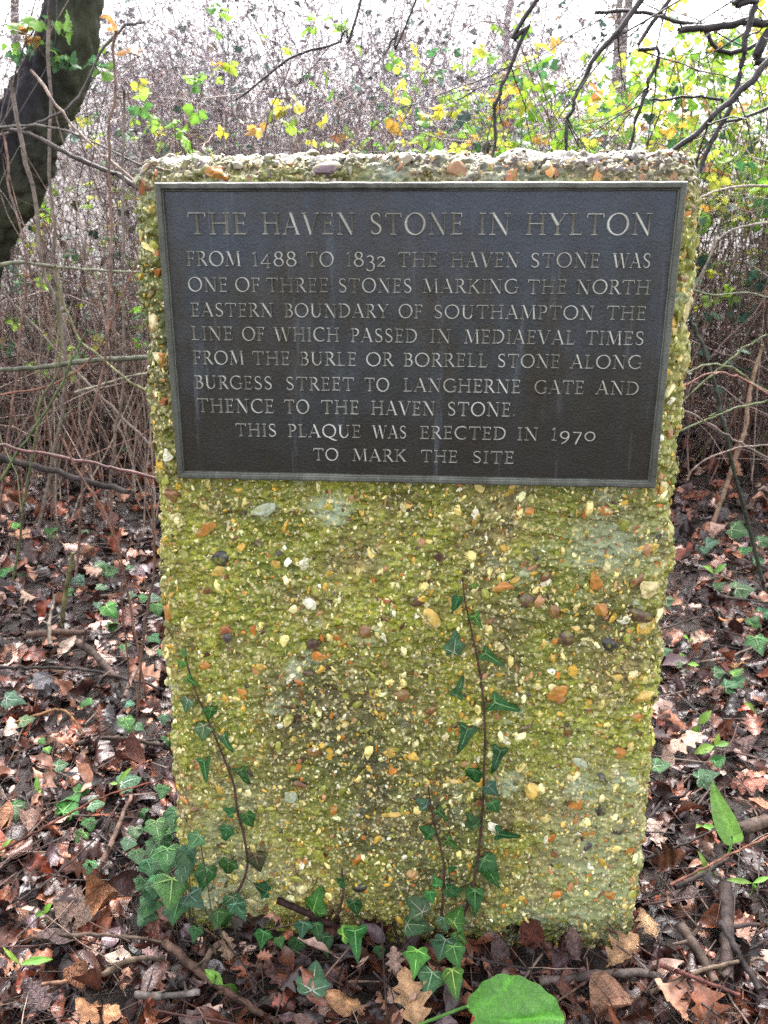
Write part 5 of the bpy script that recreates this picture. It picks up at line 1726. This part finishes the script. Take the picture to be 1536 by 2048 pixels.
# ------------------------------------------------------------------ single canes and shoots that show
def px_cane(path, wpx, Y, colr, lab, name='bramble_cane', leaves=(), group='bramble canes that stand out', cat='bramble', ground_end=False, seed=0, sideshoots=0):
    rs = np.random.RandomState(seed + 5)
    Ys = Y if hasattr(Y, '__len__') else np.full(len(path), Y)
    P = np.array([dp(px, py, y) for (px, py), y in zip(path, Ys)])
    dl = P[-1] - P[-2]
    if ground_end or dl[2] < -.25 * np.linalg.norm(dl):               # run on down into the ground
        k = min((P[-1][2] + .02) / max(-dl[2], .02), .8 / np.linalg.norm(dl))
        e = P[-1] + dl * max(k, 0) * (.6 if ground_end else 1.0)
        e[2] = min(e[2], -.01) if ground_end else e[2]
        if k > .05:
            P = np.vstack([P, e])
    base = P[-1]
    t = thing(name, lab, cat, base, group)
    n = 28
    Q_ = spline(P, n)
    L = np.linalg.norm(np.diff(Q_, axis=0), axis=1).sum()
    Q_[1:-1] += L * .003 * np.stack([fbm(np.stack([np.arange(n - 2) * .7, np.full(n - 2, 3.3 * q), np.full(n - 2, float(seed))], -1), 2, q) for q in range(3)], -1) * 2.0
    rad = np.array(wpx) / FPX * np.linalg.norm(Q_[n // 2] - CAMP) * .5
    m = MB()
    rads = .78 * np.linspace(rad[0], rad[1], n) * (1 + .15 * rs.uniform(-1, 1, n))
    colr = tuple(.75 * np.array(colr))
    m.tube(Q_, rads, 7, np.array(colr)[None] * (1 + .3 * rs.uniform(-1, 1, (n, 1))))
    for k in range(3, n - 2, 2):
        twig(m, Q_[k], rs.normal(0, 1, 3), .008, rads[k] * .4, rs, np.array(colr) * .8, 3, 4)
    for k in range(sideshoots):
        q = rs.randint(2, n - 4)
        d = Q_[q + 2] - Q_[q]
        d = -d / np.linalg.norm(d) * rs.choice([-1, 1]) + rs.normal(0, .55, 3)
        twig(m, Q_[q], d, rs.uniform(.08, .35), rads[q] * .45, rs, colr, 7, 4, .16)
    link('stem', m.mesh('stem', [M_TWIG]), t)
    if leaves:
        lp = np.array([dp(x, y, yy) for x, y, yy in leaves])
        ml = MB()
        trefoils(ml, rs, lp, BR_LEAF, .055)
        link('foliage', ml.mesh('foliage', [M_BRAM]), t)
    return t


RB, GB, GRB, DKB, PLB, GRN_ = (.21, .125, .10), (.19, .15, .125), (.12, .13, .055), (.045, .03, .03), (.33, .24, .20), (.06, .09, .03)
CN = [([(232, 60), (226, 200), (217, 330), (220, 520), (213, 680), (195, 800), (178, 870)], (6, 8), 2.0, RB, 'reddish upright cane standing nearest to the left side of the stone'),
      ([(248, 180), (247, 340), (245, 520), (250, 690), (243, 800), (228, 890)], (6, 8), 2.3, GB, 'pale brown upright cane close behind the left side of the stone'),
      ([(20, 160), (50, 300), (75, 440), (92, 560), (125, 640), (133, 720), (128, 800), (112, 880)], (9, 10), 2.3, GB, 'long pale cane leaning past the front of the dark trunk'),
      ([(100, 30), (98, 180), (100, 330), (108, 480), (118, 620), (130, 760), (118, 900)], (7, 9), 2.5, GB, 'straight grey cane in front of the leaning trunk'),
      ([(5, 260), (25, 400), (50, 520), (40, 700), (20, 860)], (5, 6), 2.2, RB, 'thin reddish cane before the foot of the trunk'),
      ([(60, 140), (120, 220), (200, 305), (270, 360)], (7, 5), 2.2, PLB, 'pale thin cane slanting down right across the trunk'),
      ([(0, 255), (60, 270), (140, 310), (225, 345), (290, 385)], (9, 12), 2.4, (.075, .055, .05), 'dark knotty branch slanting down behind the left corner of the stone'),
      ([(0, 255), (90, 252), (160, 270), (270, 325)], (6, 4), 2.35, (.12, .1, .09), 'slim grey branch arching across the lower trunk'),
      ([(290, 45), (245, 55), (200, 110), (150, 200), (90, 240), (20, 262)], (6, 6), 2.4, (.09, .07, .07), 'purple brown branch curving up right from the trunk'),
      ([(110, 565), (118, 640), (118, 740), (80, 800), (68, 880)], (5, 7), 2.0, GRB, 'curved dark green cane left of the stone'),
      ([(175, 660), (145, 720), (115, 780), (60, 870), (0, 960)], (5, 6), 1.95, (.09, .14, .04), 'straight bright green cane slanting down left from mid height'),
      ([(110, 530), (150, 665), (210, 720), (270, 770), (330, 805)], (5, 6), 2.05, (.2, .2, .09), 'mossy yellow green cane slanting down towards the stone'),
      ([(0, 740), (80, 735), (180, 722), (300, 715)], (11, 13), 2.15, (.085, .09, .055), 'thick grey green pole lying level behind the left side of the stone'),
      ([(150, 785), (200, 770), (250, 755), (300, 745)], (6, 5), 2.1, (.26, .23, .17), 'short pale branch below the level grey green pole'),
      ([(0, 890), (100, 910), (200, 930), (320, 960)], (8, 8), 1.75, (.12, .05, .045), 'long red brown stem lying low behind the stone at the left'),
      ([(0, 530), (40, 525), (95, 532), (180, 540), (290, 545)], (10, 5), 2.2, (.15, .15, .09), 'mossy forked branch level with the top of the left bramble'),
      ([(0, 580), (60, 640), (130, 720), (200, 790), (290, 880)], (5, 7), 2.4, GB, 'pale straight stem running diagonally down through the left thicket'),
      ([(280, 510), (245, 590), (225, 640), (180, 720), (100, 770), (0, 790)], (4, 5), 2.1, (.2, .08, .05), 'thin orange red cane bending low through the left thicket'),
      ([(120, 870), (160, 945), (200, 1010), (240, 1110), (270, 1270)], (5, 6), 1.5, (.2, .1, .075), 'slender brown shoot rising beside the left edge of the stone'),
      ([(300, 1000), (310, 1100), (298, 1210), (285, 1278)], (5, 6), 1.4, (.15, .085, .065), 'dark upright shoot touching the left edge of the stone'),
      ([(215, 980), (232, 1080), (240, 1140), (245, 1215)], (4, 4), 1.5, (.17, .085, .07), 'thin middle shoot of the group left of the stone'),
      ([(1378, 640), (1400, 680), (1425, 750), (1440, 820), (1455, 880)], (9, 10), 2.0, (.035, .045, .03), 'dark green cane leaning right beside the upper stone'),
      ([(1365, 750), (1410, 730), (1460, 735), (1510, 770), (1536, 785)], (4, 5), 1.95, (.17, .19, .09), 'arched green cane right of the plaque'),
      ([(1365, 770), (1420, 748), (1470, 750), (1536, 790)], (4, 4), 1.9, (.28, .12, .09), 'arched pinkish cane just below the arched green cane'),
      ([(1536, 670), (1490, 695), (1440, 735), (1370, 800)], (5, 4), 1.95, (.14, .16, .07), 'green stem crossing the dark cane beside the plaque'),
      ([(1536, 800), (1480, 815), (1420, 835), (1365, 860)], (5, 5), 1.9, (.16, .19, .08), 'lower green stem slanting from the right edge behind the stone'),
      ([(1365, 815), (1420, 850), (1480, 885), (1536, 915)], (5, 5), 1.85, (.19, .15, .12), 'grey brown stem slanting down right at the foot of the thicket'),
      ([(1375, 960), (1385, 940), (1420, 915), (1480, 895), (1536, 890)], (4, 4), 1.7, (.2, .14, .11), 'thin arching bramble tip over the litter at the right'),
      ([(1536, 445), (1480, 455), (1440, 475), (1395, 560)], (6, 4), 2.3, (.3, .25, .21), 'pale hooked cane right of the upper plaque'),
      ([(1390, 400), (1440, 380), (1490, 372), (1536, 372)], (5, 6), 2.3, (.34, .28, .22), 'pale arched twig beside the top right corner of the stone'),
      ([(1525, 690), (1500, 780), (1490, 860), (1480, 890)], (8, 12), 2.4, (.3, .2, .14), 'broad dry tan stalk at the right edge of the thicket'),
      ([(1370, 575), (1430, 590), (1490, 585), (1536, 595)], (4, 4), 2.2, (.17, .19, .11), 'level thin green stem right of the plaque top'),
      ]
for i, (path, w, Y, colr, lab) in enumerate(CN):
    px_cane(path, w, Y, colr, lab, ground_end=lab.find('upright') >= 0 or lab.find('shoot') >= 0, seed=i, name='bramble_cane' if Y > 1.6 else 'woody_shoot', cat='bramble' if Y > 1.6 else 'shoot', group='bramble canes that stand out' if Y > 1.6 else 'thin shoots beside the stone')

# logs on the ground at the left
stick('fallen_log', [dp(-60, 905, 2.2), dp(40, 925, 2.15), dp(150, 955, 2.1), dp(260, 985, 2.0)], .014, .009, (.05, .038, .035), 'dark rotting log lying behind the left litter', 401, 'log', knots=False, group=None)

# yellow leaves standing out against the mound, each spray a thing
r = np.random.RandomState(81)
SPR = [((280, 215), 2.2, 'large blurred yellow green spray left of the stone top against the thicket'), ((405, 165), 2.8, 'small yellow green spray over the left end of the stone'), ((440, 30), 3.2, 'bright green spray high above the left end of the stone'), ((460, 130), 3.2, 'yellow spray in the mound above the left third of the stone'),
       ((570, 220), 3.0, 'yellow spray above the first third of the stone top'), ((525, 240), 3.0, 'orange brown spray left of the yellow spray over the stone'), ((650, 268), 2.9, 'lone bright yellow leaf spray just over the stone top'), ((860, 230), 3.0, 'yellow and orange spray over the middle of the stone'), ((935, 190), 3.2, 'yellow spray above the middle right of the stone'),
       ((845, 285), 2.8, 'low yellow green spray touching the middle of the stone top'), ((345, 260), 2.7, 'round green spray at the left end of the stone top'), ((700, 60), 3.6, 'hanging green spray high in the mound'), ((630, 40), 3.6, 'dull green spray high left in the mound'), ((1500, 110), 2.6, 'green spray at the upper right edge'), ((430, 290), 2.7, 'low yellow spray behind the left part of the stone top')]
for (px, py), Y, lab in SPR:
    root = dp(px + r.uniform(-30, 30), 420, Y)
    t = thing('bramble_spray', lab, 'bramble', root, 'leafy bramble sprays over the stone')
    c = dp(px, py, Y)
    low = root.copy()
    low[2] = .3
    m = MB()
    m.tube(spline([low, root, (root + c) / 2 + r.normal(0, .03, 3), c], 16), .0014, 5, (.10, .08, .07))
    link('stem', m.mesh('stem', [M_TWIG]), t)
    m = MB()
    trefoils(m, r, c + r.normal(0, .022, (3, 3)), [((.30, .40, .05), 3), ((.50, .45, .06), 2), ((.45, .26, .06), .8)] if 'green' not in lab else [((.22, .40, .06), 3), ((.12, .28, .07), 2)], .055)
    link('foliage', m.mesh('foliage', [M_BRAM]), t)

# ------------------------------------------------------------------ the overhanging tree at the right: its trunk stands outside the view
ot_foot = np.array([2.6, 2.3, 0])
ot = thing('overhanging_tree', 'bare tree whose thin dark branches hang into the upper right of the view', 'tree', ot_foot)
m = MB()
m.tube(spline([ot_foot, (2.62, 2.32, 1.0), (2.5, 2.35, 2.0), (2.35, 2.3, 3.2), (2.2, 2.3, 4.6)], 24), np.linspace(.13, .05, 24), 14, (.06, .05, .045))
link('trunk', m.mesh('trunk', [M_BARK]), ot)
DK = (.028, .022, .024)


def hang(path, w, Y, nshoot, seed, up=None):
    rs = np.random.RandomState(seed)
    P = [dp(px, py, y) for (px, py), y in zip(path, Y)]
    if up is not None:
        P = [np.array(u, float) for u in up] + P
    n = 40
    Q_ = spline(P, n)
    Q_[1:-1] += .007 * np.stack([fbm(np.stack([np.arange(n - 2) * .5, np.full(n - 2, 3.3 * q), np.full(n - 2, float(seed))], -1), 2, q) for q in range(3)], -1)
    d = np.linalg.norm(Q_[-1] - CAMP)
    rad = np.linspace(w[0], w[1], n) / FPX * d * .5
    m = MB()
    m.tube(Q_, rad * (1 + .12 * rs.uniform(-1, 1, n)), 8, np.array(DK)[None] * (1 + .4 * rs.uniform(-1, 1, (n, 1))))
    for k in range(nshoot):
        q = rs.randint(n // 5, n - 3)
        dd = Q_[q + 2] - Q_[q]
        dd = dd / np.linalg.norm(dd) + rs.normal(0, .55, 3)
        pts = twig(m, Q_[q], dd, rs.uniform(.10, .38), rad[q] * .30 + .0004, rs, DK, 8, 4, .09)
        for kk in range(2):
            j = rs.randint(2, 7)
            twig(m, pts[j], dd + rs.normal(0, .7, 3), rs.uniform(.05, .2), .0009, rs, DK, 5, 3, .15)
    for k in range(n):
        twig(m, Q_[k], rs.normal(0, 1, 3), .012, rad[k] * .35, rs, DK, 3, 4)
    link('branch', m.mesh('branch', [M_TWIG]), ot)


T1_ = (2.42, 2.33, 2.6)
T2_ = (2.36, 2.3, 3.0)
hang([(1075, 0), (1060, 50), (1030, 110), (1005, 175), (990, 220), (985, 310)], (9, 6), [2.1] * 6, 5, 1, [T2_, (1.6, 2.2, 2.75), (.95, 2.12, 2.2)])
hang([(1285, 0), (1240, 60), (1195, 110), (1165, 170), (1145, 215), (1132, 250), (1133, 310)], (13, 6), [2.0] * 7, 6, 2, [T2_, (1.7, 2.15, 2.6), (1.1, 2.05, 2.1)])
hang([(1320, 20), (1318, 100), (1300, 160), (1285, 200), (1270, 260), (1255, 310)], (9, 5), [2.05] * 6, 6, 3, [T1_, (1.7, 2.2, 2.4), (1.15, 2.1, 2.0)])
hang([(1660, 30), (1536, 42), (1490, 45), (1420, 55), (1358, 62)], (17, 11), [2.15] * 5, 1, 4, [T1_])
hang([(1545, -60), (1520, 0), (1500, 50), (1485, 110), (1475, 170), (1460, 210), (1430, 270), (1400, 345)], (12, 8), [2.1] * 8, 6, 5, [T1_, (1.8, 2.2, 2.1)])
hang([(1680, 10), (1600, 70), (1536, 125), (1490, 175), (1440, 220), (1400, 260), (1335, 310)], (16, 9), [2.0] * 7, 3, 6, [T1_, (1.9, 2.15, 1.9)])
hang([(1560, 60), (1400, 50), (1330, 35), (1260, 20), (1190, 25)], (9, 6), [2.3] * 5, 5, 7, [T1_, (1.8, 2.3, 2.0)])
hang([(835, 0), (800, 55), (768, 110)], (6, 3), [2.2] * 3, 1, 8, [T2_, (1.4, 2.3, 3.0), (.6, 2.25, 2.5)])
hang([(1536, 215), (1440, 200), (1380, 195), (1300, 200)], (6, 4), [2.2] * 4, 3, 9, [T1_, (1.8, 2.25, 1.6)])
hang([(720, 5), (690, 60), (670, 90), (590, 110), (540, 150), (470, 200)], (5, 4), [2.8] * 6, 2, 10, [T2_, (1.4, 2.7, 3.0), (.3, 2.8, 2.6)])

# ------------------------------------------------------------------ bare woodland farther off, each tree a thing
FT = [(-4.6, 9.5, 6.5, 'bare grey tree far off beyond the leaning trunk, farther left of the two there'), (-3.1, 8.2, 5.5, 'slim bare tree far off between the leaning trunk and the mound'), (2.2, 9.0, 6.0, 'slender bare tree beyond the right half of the stone'),
      (3.4, 8.0, 5.5, 'pale bare sapling beyond the leafy bramble bank'), (4.6, 10.5, 7.0, 'tall bare tree far off behind the hanging branches'), (5.4, 8.8, 6.0, 'bare tree beyond the bramble bank at the right edge'), (3.0, 13.0, 8.0, 'most distant bare tree seen above the right of the stone'), (1.6, 12.0, 7.0, 'distant bare tree just right of the pale mound')]
for q, (x, y, h, lab) in enumerate(FT):
    r = np.random.RandomState(500 + q)
    t = thing('bare_tree', lab, 'tree', (x, y, 0), 'bare trees of the wood behind')
    n = 20
    P = np.stack([x + .25 * np.cumsum(r.normal(0, .12, n)), y + .2 * np.cumsum(r.normal(0, .12, n)), np.linspace(0, h, n)], -1)
    m = MB()
    m.tube(P, np.linspace(.035 + .004 * h, .008, n), 8, (.16, .13, .11))
    link('trunk', m.mesh('trunk', [M_BARK]), t)
    m = MB()
    for k in range(46):
        b_ = P[r.randint(2, n - 1)]
        az = r.uniform(0, 2 * PI)
        pts = twig(m, b_, (math.cos(az), math.sin(az), r.uniform(.2, 1.0)), r.uniform(.5, 1.7), .007, r, (.15, .12, .10), 8, 4, .2)
        for kk in range(6):
            p = pts[r.randint(2, 8)]
            p2 = twig(m, p, (math.cos(az) + r.normal(0, .8), math.sin(az) + r.normal(0, .8), r.uniform(-.4, .9)), r.uniform(.25, .8), .0032, r, (.15, .12, .10), 6, 3, .2)
            for k3 in range(2):
                twig(m, p2[r.randint(1, 6)], r.normal(0, 1, 3) + [0, 0, .2], r.uniform(.15, .4), .002, r, (.15, .12, .10), 4, 3, .2)
    link('crown', m.mesh('crown', [M_TWIG]), t)

# ------------------------------------------------------------------ volume standing in for veiling sky glare, currently off
if GLARE_VEIL_DENSITY:
    hz = bpy.data.materials.new('glare_veil')
    hz.use_nodes = True
    hn = hz.node_tree.nodes
    hn.clear()
    ho = hn.new('ShaderNodeOutputMaterial')
    hv = hn.new('ShaderNodeVolumePrincipled')
    hv.inputs['Color'].default_value = (.93, .92, 1.0, 1)
    hv.inputs['Density'].default_value = GLARE_VEIL_DENSITY
    hv.inputs['Anisotropy'].default_value = 0.3
    hz.node_tree.links.new(hv.outputs[0], ho.inputs['Volume'])
    bx = np.array([(x, y, z) for x in (-9, 9) for y in (-3, 17) for z in (-1.2, 9.5)], float)
    o = link('glare_veil_volume', make_mesh('glare_veil_volume', bx, [np.array([(0, 1, 3, 2), (4, 6, 7, 5), (0, 4, 5, 1), (2, 3, 7, 6), (0, 2, 6, 4), (1, 5, 7, 3)])], None, [hz], False))
    o['kind'] = 'stuff'
